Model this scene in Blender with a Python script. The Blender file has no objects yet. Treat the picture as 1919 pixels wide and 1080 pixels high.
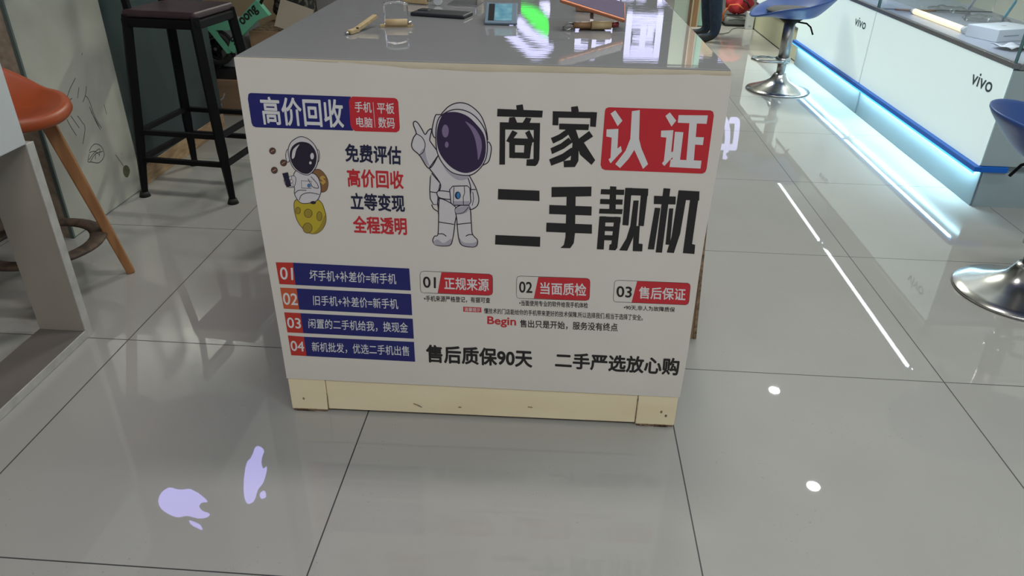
import bpy, bmesh, math, random
from mathutils import Vector, Matrix, Euler
random.seed(7)
D = bpy.data
scene = bpy.context.scene
COL = scene.collection
PI = math.pi

# ------------------------------------------------------------------ camera
cam_d = D.cameras.new('camera'); cam = D.objects.new('camera', cam_d); COL.objects.link(cam)
cam_d.sensor_width = 36.0
cam_d.lens = 1365.14 / 1919 * 36.0
cam_d.clip_start = 0.02
R_ = Vector((0.99802, 0.06564, 0.01715)); U_ = Vector((-0.04721, 0.48563, 0.87289))
yaw, pitch, roll = math.radians(-3.23651), math.radians(29.22152), math.radians(1.12630)
f_ = Vector((math.sin(yaw)*math.cos(pitch), math.cos(yaw)*math.cos(pitch), -math.sin(pitch)))
r_ = Vector((math.cos(yaw), -math.sin(yaw), 0)); u_ = r_.cross(f_)
R_ = math.cos(roll)*r_ + math.sin(roll)*u_; U_ = -math.sin(roll)*r_ + math.cos(roll)*u_
m4 = Matrix((( R_.x, U_.x, -f_.x, 1.2575), (R_.y, U_.y, -f_.y, -1.7649), (R_.z, U_.z, -f_.z, 1.2308), (0,0,0,1)))
cam.matrix_world = m4
scene.camera = cam

# ------------------------------------------------------------------ light and exposure
scene.view_settings.view_transform = 'Standard'
scene.view_settings.look = 'None'
scene.view_settings.gamma = 1.0
scene.view_settings.use_curve_mapping = False
scene.view_settings.exposure = 0.0
world = D.worlds.new('world'); scene.world = world; world.use_nodes = True
wb = world.node_tree.nodes['Background']; wb.inputs[0].default_value = (0.80, 0.90, 1.0, 1); wb.inputs[1].default_value = 0.21

def area(name, loc, size, power, col=(1,1,1), shape='DISK', sy=None, rot=(0,0,0)):
    l = D.lights.new(name, 'AREA'); l.shape = shape; l.size = size
    if sy: l.size_y = sy
    l.energy = power; l.color = col
    o = D.objects.new(name, l); COL.objects.link(o); o.location = loc; o.rotation_euler = rot
    return o
HC = 3.65      # ceiling height
DOWNLIGHTS = [(3.796,1.94),(3.796,3.403),(3.796,4.864)]
for x, y in DOWNLIGHTS:
    area('downlight_lamp', (x,y,HC-.035), 0.11, 9, (.93,1,.98))
# unseen ceiling panels added to light the desk and floor, and one far-aisle lamp
PANELS = [(-.6,-3.2,.45),(1.3,-3.2,1.15),(2.8,-3.2,.85),(3.0,-1.9,.7),(2.1,5.3,5.5),(1.5,.45,.85),(3.0,.4,.22)]
for x, y, k in PANELS:
    area('unseen_panel_lamp', (x,y,HC-.045), 1.15, 29*k, (.60,.92,1) if x > 2.9 and y < 4 else (1,.93,.86) if y < 4 else (.97,1,.84), 'RECTANGLE', .28)

# ------------------------------------------------------------------ materials
def mat(name, col, rough=.5, metal=0, emis=None, es=0, trans=0, ior=1.5, coat=0, spec=None, alpha=None):
    m = D.materials.new(name); m.use_nodes = True
    b = m.node_tree.nodes['Principled BSDF']
    b.inputs['Base Color'].default_value = (*col,1); b.inputs['Roughness'].default_value = rough
    b.inputs['Metallic'].default_value = metal; b.inputs['IOR'].default_value = ior
    b.inputs['Transmission Weight'].default_value = trans; b.inputs['Coat Weight'].default_value = coat
    if spec is not None: b.inputs['Specular IOR Level'].default_value = spec
    if emis: b.inputs['Emission Color'].default_value = (*emis,1); b.inputs['Emission Strength'].default_value = es
    return m
def nodes(m): return m.node_tree.nodes, m.node_tree.links, m.node_tree.nodes['Principled BSDF']
def noisy(name, c1, c2, scale=8, rough=.5, stretch=(1,1,1), bump=0, detail=4, lo=.35, hi=.65, **kw):
    m = mat(name, c1, rough, **kw); N, L, b = nodes(m)
    tc = N.new('ShaderNodeTexCoord'); mp = N.new('ShaderNodeMapping'); mp.inputs['Scale'].default_value = stretch
    nz = N.new('ShaderNodeTexNoise'); nz.inputs['Scale'].default_value = scale; nz.inputs['Detail'].default_value = detail
    rp = N.new('ShaderNodeValToRGB'); rp.color_ramp.elements[0].position = lo; rp.color_ramp.elements[1].position = hi
    rp.color_ramp.elements[0].color = (*c1,1); rp.color_ramp.elements[1].color = (*c2,1)
    L.new(tc.outputs['Object'], mp.inputs[0]); L.new(mp.outputs[0], nz.inputs['Vector']); L.new(nz.outputs[0], rp.inputs[0]); L.new(rp.outputs[0], b.inputs['Base Color'])
    if bump:
        bp = N.new('ShaderNodeBump'); bp.inputs['Strength'].default_value = bump; bp.inputs['Distance'].default_value = .01
        L.new(nz.outputs[0], bp.inputs['Height']); L.new(bp.outputs[0], b.inputs['Normal'])
    return m

def floor_material():
    m = mat('polished_tile', (.5,.5,.5), .07); N, L, b = nodes(m)
    b.inputs['Specular IOR Level'].default_value = .6
    tc = N.new('ShaderNodeTexCoord'); sp = N.new('ShaderNodeSeparateXYZ'); L.new(tc.outputs['Object'], sp.inputs[0])
    def math_(op, a, v=None, w=None):
        n = N.new('ShaderNodeMath'); n.operation = op
        for i, q in enumerate((a, v, w)):
            if q is None: continue
            if isinstance(q,(int,float)): n.inputs[i].default_value = q
            else: L.new(q, n.inputs[i])
        return n.outputs[0]
    def dist(o):     # distance to the nearest tile edge, tiles of 0.8 m
        k = math_('DIVIDE', o, .8); fr = math_('FRACT', math_('ADD', k, 100.5)); return math_('MULTIPLY', math_('ABSOLUTE', math_('SUBTRACT', fr, .5)), .8)
    d = math_('MINIMUM', dist(sp.outputs[0]), dist(sp.outputs[1]))
    g = math_('LESS_THAN', d, .0016)
    # a slightly different tone per tile
    fx = math_('FLOOR', math_('DIVIDE', sp.outputs[0], .8)); fy = math_('FLOOR', math_('DIVIDE', sp.outputs[1], .8))
    cv = N.new('ShaderNodeCombineXYZ'); L.new(fx, cv.inputs[0]); L.new(fy, cv.inputs[1])
    wn = N.new('ShaderNodeTexWhiteNoise'); wn.noise_dimensions = '2D'; L.new(cv.outputs[0], wn.inputs[0])
    nz = N.new('ShaderNodeTexNoise'); nz.inputs['Scale'].default_value = 3; nz.inputs['Detail'].default_value = 5; L.new(tc.outputs['Object'], nz.inputs['Vector'])
    mx = N.new('ShaderNodeMix'); mx.data_type = 'RGBA'; mx.inputs[6].default_value = (.34,.332,.322,1); mx.inputs[7].default_value = (.395,.385,.372,1)
    L.new(nz.outputs[0], mx.inputs[0])
    # scuffs: small dark specks inside worn patches
    n2 = N.new('ShaderNodeTexNoise'); n2.inputs['Scale'].default_value = 140; n2.inputs['Detail'].default_value = 2; L.new(tc.outputs['Object'], n2.inputs['Vector'])
    n3 = N.new('ShaderNodeTexNoise'); n3.inputs['Scale'].default_value = 3.1; n3.inputs['Detail'].default_value = 3; L.new(tc.outputs['Object'], n3.inputs['Vector'])
    sc = math_('MULTIPLY', math_('GREATER_THAN', n2.outputs[0], .70), math_('MULTIPLY', math_('GREATER_THAN', n3.outputs[0], .58), .35))
    m2 = N.new('ShaderNodeMix'); m2.data_type = 'RGBA'; m2.inputs[7].default_value = (.13,.12,.11,1)
    L.new(sc, m2.inputs[0]); L.new(mx.outputs[2], m2.inputs[6])
    m3 = N.new('ShaderNodeMix'); m3.data_type = 'RGBA'; m3.inputs[7].default_value = (.035,.035,.04,1)
    L.new(g, m3.inputs[0]); L.new(m2.outputs[2], m3.inputs[6]); L.new(m3.outputs[2], b.inputs['Base Color'])
    rr = math_('MULTIPLY_ADD', g, .6, math_('MULTIPLY_ADD', nz.outputs[0], .02, .004)); L.new(rr, b.inputs['Roughness'])
    return m

M = {}
M['floor'] = floor_material()
M['ceiling'] = noisy('ceiling_plaster', (.62,.62,.60), (.66,.66,.64), 4, .9)
M['back_wall'] = noisy('grey_wall', (.22,.22,.235), (.26,.26,.27), 3, .8)
M['side_wall'] = noisy('pale_wall', (.55,.57,.56), (.60,.62,.61), 3, .8)
M['dark_wall'] = noisy('dark_teal_wall', (.10,.125,.13), (.13,.155,.16), 3, .8)
M['wall_tile'] = noisy('cream_wall_tile', (.47,.46,.41), (.42,.41,.36), 7, .35, bump=.02)
M['brown_stone'] = noisy('brown_stone', (.42,.33,.25), (.25,.19,.14), 30, .5, lo=.4, hi=.75)
M['tile_edge'] = mat('dark_green_tile_edge', (.10,.13,.12), .4)
M['glass_dark'] = mat('teal_tinted_glass', (.075,.11,.12), .28, trans=.55, ior=1.45)
M['osb'] = noisy('chipboard', (.46,.30,.17), (.25,.15,.08), 26, .75, stretch=(1,.4,2), lo=.35, hi=.7, detail=6)
# desk
M['desk_white'] = noisy('desk_white_laminate', (.64,.63,.60), (.67,.66,.63), 5, .4)
M['beige_edge'] = noisy('beige_edge_band', (.66,.58,.45), (.58,.50,.37), 9, .5, stretch=(1,1,3))
M['kick'] = noisy('cream_kickboard', (.93,.81,.57), (.86,.73,.49), 3.5, .45, stretch=(1,1,3), lo=.3, hi=.7)
M['brown_board'] = noisy('raw_chipboard_edge', (.10,.06,.04), (.35,.24,.15), 60, .9)
def desk_top_material():
    m = mat('desk_top_gloss', (.27,.27,.28), .014, coat=.0); N, L, b = nodes(m)
    b.inputs['IOR'].default_value = 1.6
    tc = N.new('ShaderNodeTexCoord'); mp = N.new('ShaderNodeMapping'); mp.inputs['Scale'].default_value = (5,60,1)
    nz = N.new('ShaderNodeTexNoise'); nz.inputs['Scale'].default_value = 1; nz.inputs['Detail'].default_value = 3
    bp = N.new('ShaderNodeBump'); bp.inputs['Strength'].default_value = .02; bp.inputs['Distance'].default_value = .004
    L.new(tc.outputs['Object'], mp.inputs[0]); L.new(mp.outputs[0], nz.inputs['Vector']); L.new(nz.outputs[0], bp.inputs['Height']); L.new(bp.outputs[0], b.inputs['Normal'])
    return m
M['desk_top'] = desk_top_material()
M['film'] = noisy('white_printed_film', (.71,.665,.615), (.735,.69,.64), 4, .32, bump=.03)
INK = dict(white=(.72,.71,.72), blue=(.012,.014,.15), red=(.56,.022,.035), red2=(.52,.03,.02), orange=(.58,.10,.035), navy=(.010,.012,.05), black=(.014,.012,.013), dark=(.018,.010,.03),
  visor=(.030,.015,.060), lilac=(.22,.16,.30), suit=(.66,.63,.65), shade=(.42,.39,.46), sky=(.04,.22,.50), yellow=(.52,.40,.03), olive=(.34,.25,.03), dbrown=(.11,.055,.02), brown=(.25,.12,.05), gold=(.55,.35,.08), bean=(.12,.05,.03), tan=(.50,.36,.26))
for k, c in INK.items(): M['ink_'+k] = mat('ink_'+k, c, .35)
# everything else
M['chrome'] = mat('brushed_chrome', (.55,.55,.54), .22, metal=1)
M['steel'] = mat('worn_steel', (.36,.35,.34), .34, metal=1)
M['blue_plastic'] = mat('blue_plastic', (.022,.07,.27), .38)
M['grey_fabric'] = noisy('grey_fabric', (.07,.07,.075), (.10,.10,.105), 90, .9)
M['black_metal'] = mat('black_painted_metal', (.006,.006,.007), .5, spec=.12)
M['black_rubber'] = mat('black_rubber', (.01,.01,.01), .7)
M['seat_maroon'] = noisy('dark_maroon_seat', (.034,.017,.024), (.05,.024,.032), 12, .5)
M['orange'] = mat('orange_plastic', (.36,.07,.02), .42)
M['beech'] = noisy('varnished_beech', (.40,.19,.075), (.30,.13,.05), 14, .42, stretch=(3,3,.4))
M['rust'] = noisy('rusty_black_ring', (.035,.025,.02), (.10,.06,.04), 40, .7)
M['frame_beige'] = noisy('beige_powder_coat', (.42,.375,.32), (.36,.32,.27), 3, .6)
M['frame_edge'] = noisy('pale_edge_trim', (.52,.51,.49), (.42,.41,.39), 20, .5)
M['frame_grey'] = noisy('grey_floor_runner', (.17,.15,.14), (.14,.125,.12), 6, .5)
M['white_gloss'] = mat('white_gloss', (.58,.61,.63), .25)
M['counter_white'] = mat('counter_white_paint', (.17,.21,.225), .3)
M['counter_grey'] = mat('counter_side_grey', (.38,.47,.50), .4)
M['light_panel'] = mat('backlit_white_panel', (.7,.78,.78), .25, emis=(.72,.95,.95), es=.47)
M['counter_cream'] = mat('counter_cream', (.62,.62,.44), .4)
M['logo_grey'] = mat('dark_grey_lettering', (.07,.10,.12), .4)
M['blue_film'] = mat('blue_trim', (.0,.13,.60), .45)
M['led'] = mat('cool_white_led', (.9,.95,1), .3, emis=(.52,.85,1), es=80)
M['led_edge'] = mat('cyan_lit_diffuser', (.2,.6,.9), .3, emis=(.02,.38,1), es=1.3)
M['rail'] = mat('grey_aluminium_rail', (.30,.31,.34), .35, metal=.8)
M['glass'] = mat('clear_glass', (.93,.98,.97), .0, trans=1, ior=1.45)
M['glass_edge'] = mat('green_glass_edge', (.10,.22,.23), .1)
M['acrylic'] = mat('clear_acrylic', (.97,.97,.98), .02, trans=1, ior=1.4)
M['deck'] = mat('showcase_deck', (.38,.41,.50), .3)
M['box_white'] = mat('white_card_box', (.72,.76,.82), .5)
M['paper'] = mat('white_paper', (.72,.74,.80), .7)
M['print_grey'] = mat('grey_print', (.35,.38,.43), .6)
M['warm_tube'] = mat('warm_light_tube', (1,.9,.7), .3, emis=(1,.78,.45), es=1.0)
M['blue_strip'] = mat('pale_blue_strip', (.10,.45,.68), .4)
M['lilac_strip'] = mat('lavender_strip', (.48,.50,.80), .4)
M['cardboard'] = noisy('brown_cardboard', (.30,.19,.115), (.25,.155,.09), 5, .85, stretch=(1,1,4))
M['tan_card'] = noisy('tan_cardboard', (.42,.32,.20), (.37,.28,.17), 3, .85)
M['tan_flap'] = noisy('pale_carton_flap', (.36,.30,.24), (.32,.27,.21), 3, .85)
M['cream_panel'] = mat('cream_panel', (.50,.43,.29), .7)
M['grey_panel'] = mat('grey_panel', (.25,.24,.25), .6)
M['mint'] = mat('mint_green_paint', (.14,.44,.28), .4)
M['mint_pale'] = mat('pale_mint_card', (.30,.50,.42), .6)
M['grey_green'] = mat('pale_grey_green_panel', (.36,.42,.37), .5)
M['dark_net'] = noisy('black_patterned_fabric', (.01,.01,.012), (.12,.10,.08), 38, .9, lo=.5, hi=.6)
M['white_card'] = mat('dull_white_card', (.42,.43,.44), .7)
M['jeans'] = noisy('dark_jeans', (.012,.022,.045), (.02,.035,.065), 40, .9)
M['shirt'] = noisy('charcoal_shirt', (.05,.05,.06), (.07,.07,.08), 30, .9)
M['skin'] = mat('skin', (.55,.33,.24), .55)
M['hair'] = mat('black_hair', (.01,.009,.008), .5)
M['shoe'] = mat('black_shoe', (.012,.012,.014), .6)
M['red_cloth'] = noisy('red_nylon', (.55,.03,.045), (.38,.02,.03), 14, .6, bump=.3)
M['grey_cloth'] = noisy('grey_nylon', (.14,.15,.15), (.19,.20,.19), 12, .7, bump=.2)
M['orange_cloth'] = mat('orange_strap', (.65,.16,.05), .6)
M['dark_wood'] = noisy('dark_wood', (.10,.055,.03), (.15,.085,.05), 12, .5, stretch=(4,4,.4))
M['wood'] = noisy('brown_wood', (.30,.17,.085), (.24,.13,.06), 12, .5, stretch=(4,4,.4))
M['pale_wood'] = noisy('pale_wood', (.52,.39,.22), (.44,.32,.17), 30, .45, stretch=(.5,3,3))
M['copper'] = mat('copper_metal', (.52,.20,.11), .3, metal=.75)
M['phone_face'] = mat('mauve_glass', (.16,.13,.20), .12)
M['phone_black'] = mat('black_phone_case', (.008,.011,.018), .45)
M['red_knob'] = mat('dark_red_knob', (.16,.015,.02), .4)
M['screen'] = noisy('lit_blue_screen', (.10,.30,.42), (.22,.45,.56), 40, .25)
M['screen_dark'] = mat('black_bezel', (.008,.008,.012), .3)
M['blue_frame'] = mat('grey_blue_frame', (.14,.20,.27), .35)
M['sign_white'] = mat('lit_white_lettering', (.8,.8,1), .4, emis=(.62,.62,1), es=2.3)
M['sign_green'] = mat('lit_green_emblem', (.0,.8,.1), .4, emis=(.0,1,.02), es=1.8)
M['sign_apple'] = mat('lit_fruit_emblem', (.8,.8,1), .4, emis=(.46,.42,1), es=8)
M['sign_box'] = mat('sign_box_grey', (.30,.30,.31), .6)
M['lamp_lens'] = mat('lit_lamp_lens', (1,1,.9), .3, emis=(1,.97,.85), es=14)
M['panel_lens'] = mat('lit_panel_lens', (1,1,1), .3, emis=(1,.97,.93), es=5)
M['fixture'] = mat('white_fixture', (.75,.75,.75), .4)
M['cable'] = mat('grey_cable', (.10,.12,.10), .5)
M['pen'] = mat('black_marker_scribble', (.03,.03,.03), .6)
M['moss'] = noisy('olive_stain', (.10,.10,.05), (.05,.055,.03), 20, .8)

# ------------------------------------------------------------------ mesh builder
class MB:
    def __init__(s): s.bm = bmesh.new(); s.mats = []
    def mi(s, m):
        m = M[m] if isinstance(m, str) else m
        if m not in s.mats: s.mats.append(m)
        return s.mats.index(m)
    def _fin(s, geom, m, mtx=None, smooth=False):
        fs = [g for g in geom if isinstance(g, bmesh.types.BMFace)]
        vs = list({v for f in fs for v in f.verts})
        if mtx is not None: bmesh.ops.transform(s.bm, matrix=mtx, verts=vs)
        k = s.mi(m)
        for f in fs: f.material_index = k; f.smooth = smooth
        return fs
    def box(s, lo, hi, m, bevel=0, rot=None, piv=None, seg=2):
        lo, hi = Vector(lo), Vector(hi); c = (lo+hi)/2; d = hi-lo
        r = bmesh.ops.create_cube(s.bm, size=1.0)
        vs = r['verts']
        for v in vs: v.co = Vector((v.co.x*d.x, v.co.y*d.y, v.co.z*d.z))
        fs = list({f for v in vs for f in v.link_faces})
        if bevel:
            es = list({e for v in vs for e in v.link_edges})
            rr = bmesh.ops.bevel(s.bm, geom=es, offset=bevel, segments=seg, affect='EDGES', profile=.5)
            fs = list(set(rr['faces']) | {f for f in fs if f.is_valid})
        mt = Matrix.Translation(c)
        if rot is not None:
            q = Euler(rot).to_matrix().to_4x4(); p = Vector(piv) if piv is not None else c
            mt = Matrix.Translation(p) @ q @ Matrix.Translation(c-p)
        return s._fin(fs, m, mt, False)
    def cyl(s, p0, p1, r0, m, r1=None, seg=20, smooth=True):
        p0, p1 = Vector(p0), Vector(p1); r1 = r0 if r1 is None else r1
        d = p1-p0; rot = d.to_track_quat('Z','Y').to_matrix().to_4x4()
        r = bmesh.ops.create_cone(s.bm, cap_ends=True, segments=seg, radius1=r0, radius2=r1, depth=d.length)
        fs = list({f for v in r['verts'] for f in v.link_faces})
        s._fin(fs, m, Matrix.Translation((p0+p1)/2) @ rot, False)
        if smooth:
            for f in fs: f.smooth = len(f.verts) == 4
        return fs
    def bar(s, p0, p1, w, h, m, bevel=0, w1=None, h1=None):   # square-section bar between two points, may taper
        p0, p1 = Vector(p0), Vector(p1); d = p1-p0; q = d.to_track_quat('Z','Y').to_matrix().to_4x4()
        w1 = w if w1 is None else w1; h1 = h if h1 is None else h1
        r = bmesh.ops.create_cube(s.bm, size=1.0); vs = r['verts']
        for v in vs:
            t = v.co.z > 0
            v.co = Vector((v.co.x*(w1 if t else w), v.co.y*(h1 if t else h), v.co.z*d.length))
        fs = list({f for v in vs for f in v.link_faces})
        if bevel:
            rr = bmesh.ops.bevel(s.bm, geom=list({e for v in vs for e in v.link_edges}), offset=bevel, segments=2, affect='EDGES', profile=.5)
            fs = list(set(rr['faces']) | {f for f in fs if f.is_valid})
        return s._fin(fs, m, Matrix.Translation((p0+p1)/2) @ q)
    def tube(s, pts, rad, m, seg=10, closed=False, flat=1.0):
        pts = [Vector(p) for p in pts]; n = len(pts); rings = []
        for i, p in enumerate(pts):
            a = pts[(i-1) % n] if (closed or i) else p; b = pts[(i+1) % n] if (closed or i < n-1) else p
            t = (b-a).normalized(); up = Vector((0,0,1)) if abs(t.z) < .95 else Vector((1,0,0))
            x = t.cross(up).normalized(); y = x.cross(t).normalized()
            r = rad[i] if isinstance(rad,(list,tuple)) else rad
            rings.append([s.bm.verts.new(p + r*(math.cos(2*PI*k/seg)*x + flat*math.sin(2*PI*k/seg)*y)) for k in range(seg)])
        fs = []
        for i in range(n if closed else n-1):
            A, B = rings[i], rings[(i+1) % n]
            for k in range(seg): fs.append(s.bm.faces.new((A[k],A[(k+1)%seg],B[(k+1)%seg],B[k])))
        if not closed: fs += [s.bm.faces.new(rings[0][::-1]), s.bm.faces.new(rings[-1])]
        return s._fin(fs, m, None, True)
    def lathe(s, prof, m, seg=40, c=(0,0,0)):
        c = Vector(c); rings = []
        for r, z in prof:
            if r < 1e-6: rings.append([s.bm.verts.new(c+Vector((0,0,z)))])
            else: rings.append([s.bm.verts.new(c+Vector((r*math.cos(2*PI*k/seg), r*math.sin(2*PI*k/seg), z))) for k in range(seg)])
        fs = []
        for A, B in zip(rings, rings[1:]):
            for k in range(seg):
                k2 = (k+1) % seg
                if len(A) == 1: fs.append(s.bm.faces.new((A[0],B[k2],B[k])) if len(B) > 1 else None)
                elif len(B) == 1: fs.append(s.bm.faces.new((A[k],A[k2],B[0])))
                else: fs.append(s.bm.faces.new((A[k],A[k2],B[k2],B[k])))
        return s._fin([f for f in fs if f], m, None, True)
    def grid(s, fn, nu, nv, m, closed_u=False, smooth=True):
        V = [[s.bm.verts.new(fn(i/(nu if closed_u else nu-1), j/(nv-1))) for j in range(nv)] for i in range(nu)]
        fs = []
        for i in range(nu if closed_u else nu-1):
            for j in range(nv-1):
                i2 = (i+1) % nu
                fs.append(s.bm.faces.new((V[i][j],V[i2][j],V[i2][j+1],V[i][j+1])))
        return s._fin(fs, m, None, smooth)
    def build(s, name, parent=None, loc=None, rot=None, normals=True):
        bm = s.bm
        if normals: bmesh.ops.recalc_face_normals(bm, faces=bm.faces)
        me = D.meshes.new(name); bm.to_mesh(me); bm.free()
        for m in s.mats: me.materials.append(m)
        o = D.objects.new(name, me); COL.objects.link(o)
        if parent: o.parent = parent
        if loc: o.location = loc
        if rot: o.rotation_euler = rot
        return o
def tag(o, label, cat, group=None, kind=None):
    o['label'] = label; o['category'] = cat
    if group: o['group'] = group
    if kind: o['kind'] = kind
    return o
def thing(name, label, cat, loc=(0,0,0), rz=0, group=None):
    o = D.objects.new(name, None); COL.objects.link(o); o.location = loc; o.rotation_euler = (0,0,rz); o.empty_display_size = .05
    return tag(o, label, cat, group)
def struct(o): o['kind'] = 'structure'; return o
def one(name, lo, hi, m, parent=None, bevel=0, **kw):
    b = MB(); b.box(lo, hi, m, bevel, **kw); return b.build(name, parent)
def copy_tree(root, loc, rz, label, group=None):
    r = root.copy(); COL.objects.link(r); r.location = loc; r.rotation_euler = (0,0,rz); r['label'] = label
    for ch in list(root.children):
        c = ch.copy(); COL.objects.link(c); c.parent = r
        for g in list(ch.children):
            d = g.copy(); COL.objects.link(d); d.parent = c
    return r

# ------------------------------------------------------------------ flat printing: text and outlines
_tc = {}
def text_mesh(s):
    if s in _tc: return _tc[s]
    c = D.curves.new('lettering', 'FONT'); c.body = s; c.resolution_u = 4
    o = D.objects.new('lettering', c); COL.objects.link(o); bpy.context.view_layer.update()
    me = D.meshes.new_from_object(o.evaluated_get(bpy.context.evaluated_depsgraph_get()))
    vs = [(v.co.x, v.co.y) for v in me.vertices]; fs = [tuple(p.vertices) for p in me.polygons]
    D.objects.remove(o); D.curves.remove(c); D.meshes.remove(me)
    x0, x1 = min(v[0] for v in vs), max(v[0] for v in vs); y0, y1 = min(v[1] for v in vs), max(v[1] for v in vs)
    _tc[s] = ([((x-x0)/(x1-x0), (y-y0)/(y1-y0)) for x, y in vs], fs, (x1-x0, y1-y0))
    return _tc[s]
def catmull(pts, closed, n=6):
    out = []; k = len(pts)
    for i in range(k if closed else k-1):
        p = [pts[(i+j) % k] if closed else pts[min(max(i+j,0),k-1)] for j in (-1,0,1,2)]
        for q in range(n):
            t = q/n
            out.append(tuple(.5*((2*p[1][a]) + (-p[0][a]+p[2][a])*t + (2*p[0][a]-5*p[1][a]+4*p[2][a]-p[3][a])*t*t + (-p[0][a]+3*p[1][a]-3*p[2][a]+p[3][a])*t**3) for a in (0,1)))
    if not closed: out.append(tuple(pts[-1]))
    return out
class Print:
    """Flat ink on a plane: put(a, b, d) gives the 3D point for plane coordinates (a, b) and layer depth d."""
    def __init__(s, put, step=.00003): s.mb = MB(); s.put = put; s.d = step; s.step = step; s.last = None
    def nxt(s, m):
        s.d += s.step if m != s.last else s.step*.15
        s.last = m
    def tri(s, pts, m):
        s.nxt(m); k = s.mb.mi(m); vs = [s.mb.bm.verts.new(s.put(a, b, s.d)) for a, b in pts]
        ar = sum(pts[i][0]*pts[(i+1)%len(pts)][1]-pts[(i+1)%len(pts)][0]*pts[i][1] for i in range(len(pts)))
        try: f = s.mb.bm.faces.new(vs if ar > 0 else vs[::-1])
        except ValueError: return
        f.normal_update()
        r = bmesh.ops.triangulate(s.mb.bm, faces=[f], ngon_method='EAR_CLIP')
        for g in r['faces']: g.material_index = k; g.smooth = False
    def stroke(s, pts, w, m, closed=False):
        s.nxt(m); k = s.mb.mi(m); n = len(pts); L, R = [], []
        if closed and pts[0] == pts[-1]: pts = pts[:-1]; n -= 1
        for i in range(n):
            a = pts[(i-1) % n] if (closed or i) else pts[i]; b = pts[(i+1) % n] if (closed or i < n-1) else pts[i]
            dx, dy = b[0]-a[0], b[1]-a[1]; q = math.hypot(dx, dy) or 1; nx, ny = -dy/q*w/2, dx/q*w/2
            L.append(s.mb.bm.verts.new(s.put(pts[i][0]+nx, pts[i][1]+ny, s.d))); R.append(s.mb.bm.verts.new(s.put(pts[i][0]-nx, pts[i][1]-ny, s.d)))
        for i in range(n if closed else n-1):
            j = (i+1) % n
            f = s.mb.bm.faces.new((R[i], R[j], L[j], L[i])); f.material_index = k
    def text(s, t, off, quad, m):
        s.nxt(m); vs, fs, (W_, H_) = text_mesh(t); k = s.mb.mi(m); tl, tr, br, bl = quad
        du, dv = off/W_, off/H_
        sh = [(0,0)] if off <= 0 else [(du*math.cos(q*PI/4), dv*math.sin(q*PI/4)) for q in range(8)]
        for a, c in sh:
            V = []
            for u, v in vs:
                u = du+u*(1-2*du)+a; v = dv+v*(1-2*dv)+c
                V.append(s.mb.bm.verts.new(s.put(*[(bl[i]*(1-u)+br[i]*u)*(1-v)+(tl[i]*(1-u)+tr[i]*u)*v for i in (0,1)], s.d)))
            for f in fs:
                try: s.mb.bm.faces.new([V[i] for i in f]).material_index = k
                except ValueError: pass
            s.d += s.step*.1
    def rect(s, x0, y0, x1, y1, m): s.tri([(x0,y0),(x1,y0),(x1,y1),(x0,y1)], m)
    def run(s, items):
        for e in items:
            if e[0] == 'p': s.tri(e[2], 'ink_'+e[1])
            elif e[0] == 's': s.tri(catmull(e[2], True), 'ink_'+e[1])
            elif e[0] == 'l': s.stroke(e[3], e[2], 'ink_'+e[1], e[3][0] == e[3][-1])
            elif e[0] == 'c': s.stroke(catmull(e[3], False) if e[3][0] != e[3][-1] else catmull(e[3][:-1], True), e[2], 'ink_'+e[1], e[3][0] == e[3][-1])
            elif e[0] == 'o': s.stroke(catmull(e[3], True), e[2], 'ink_'+e[1], True)
            elif e[0] == 't': s.text(e[2], e[3], e[4], 'ink_'+e[1])
        return s
    def build(s, name, parent=None): return s.mb.build(name, parent, normals=False)

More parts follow.
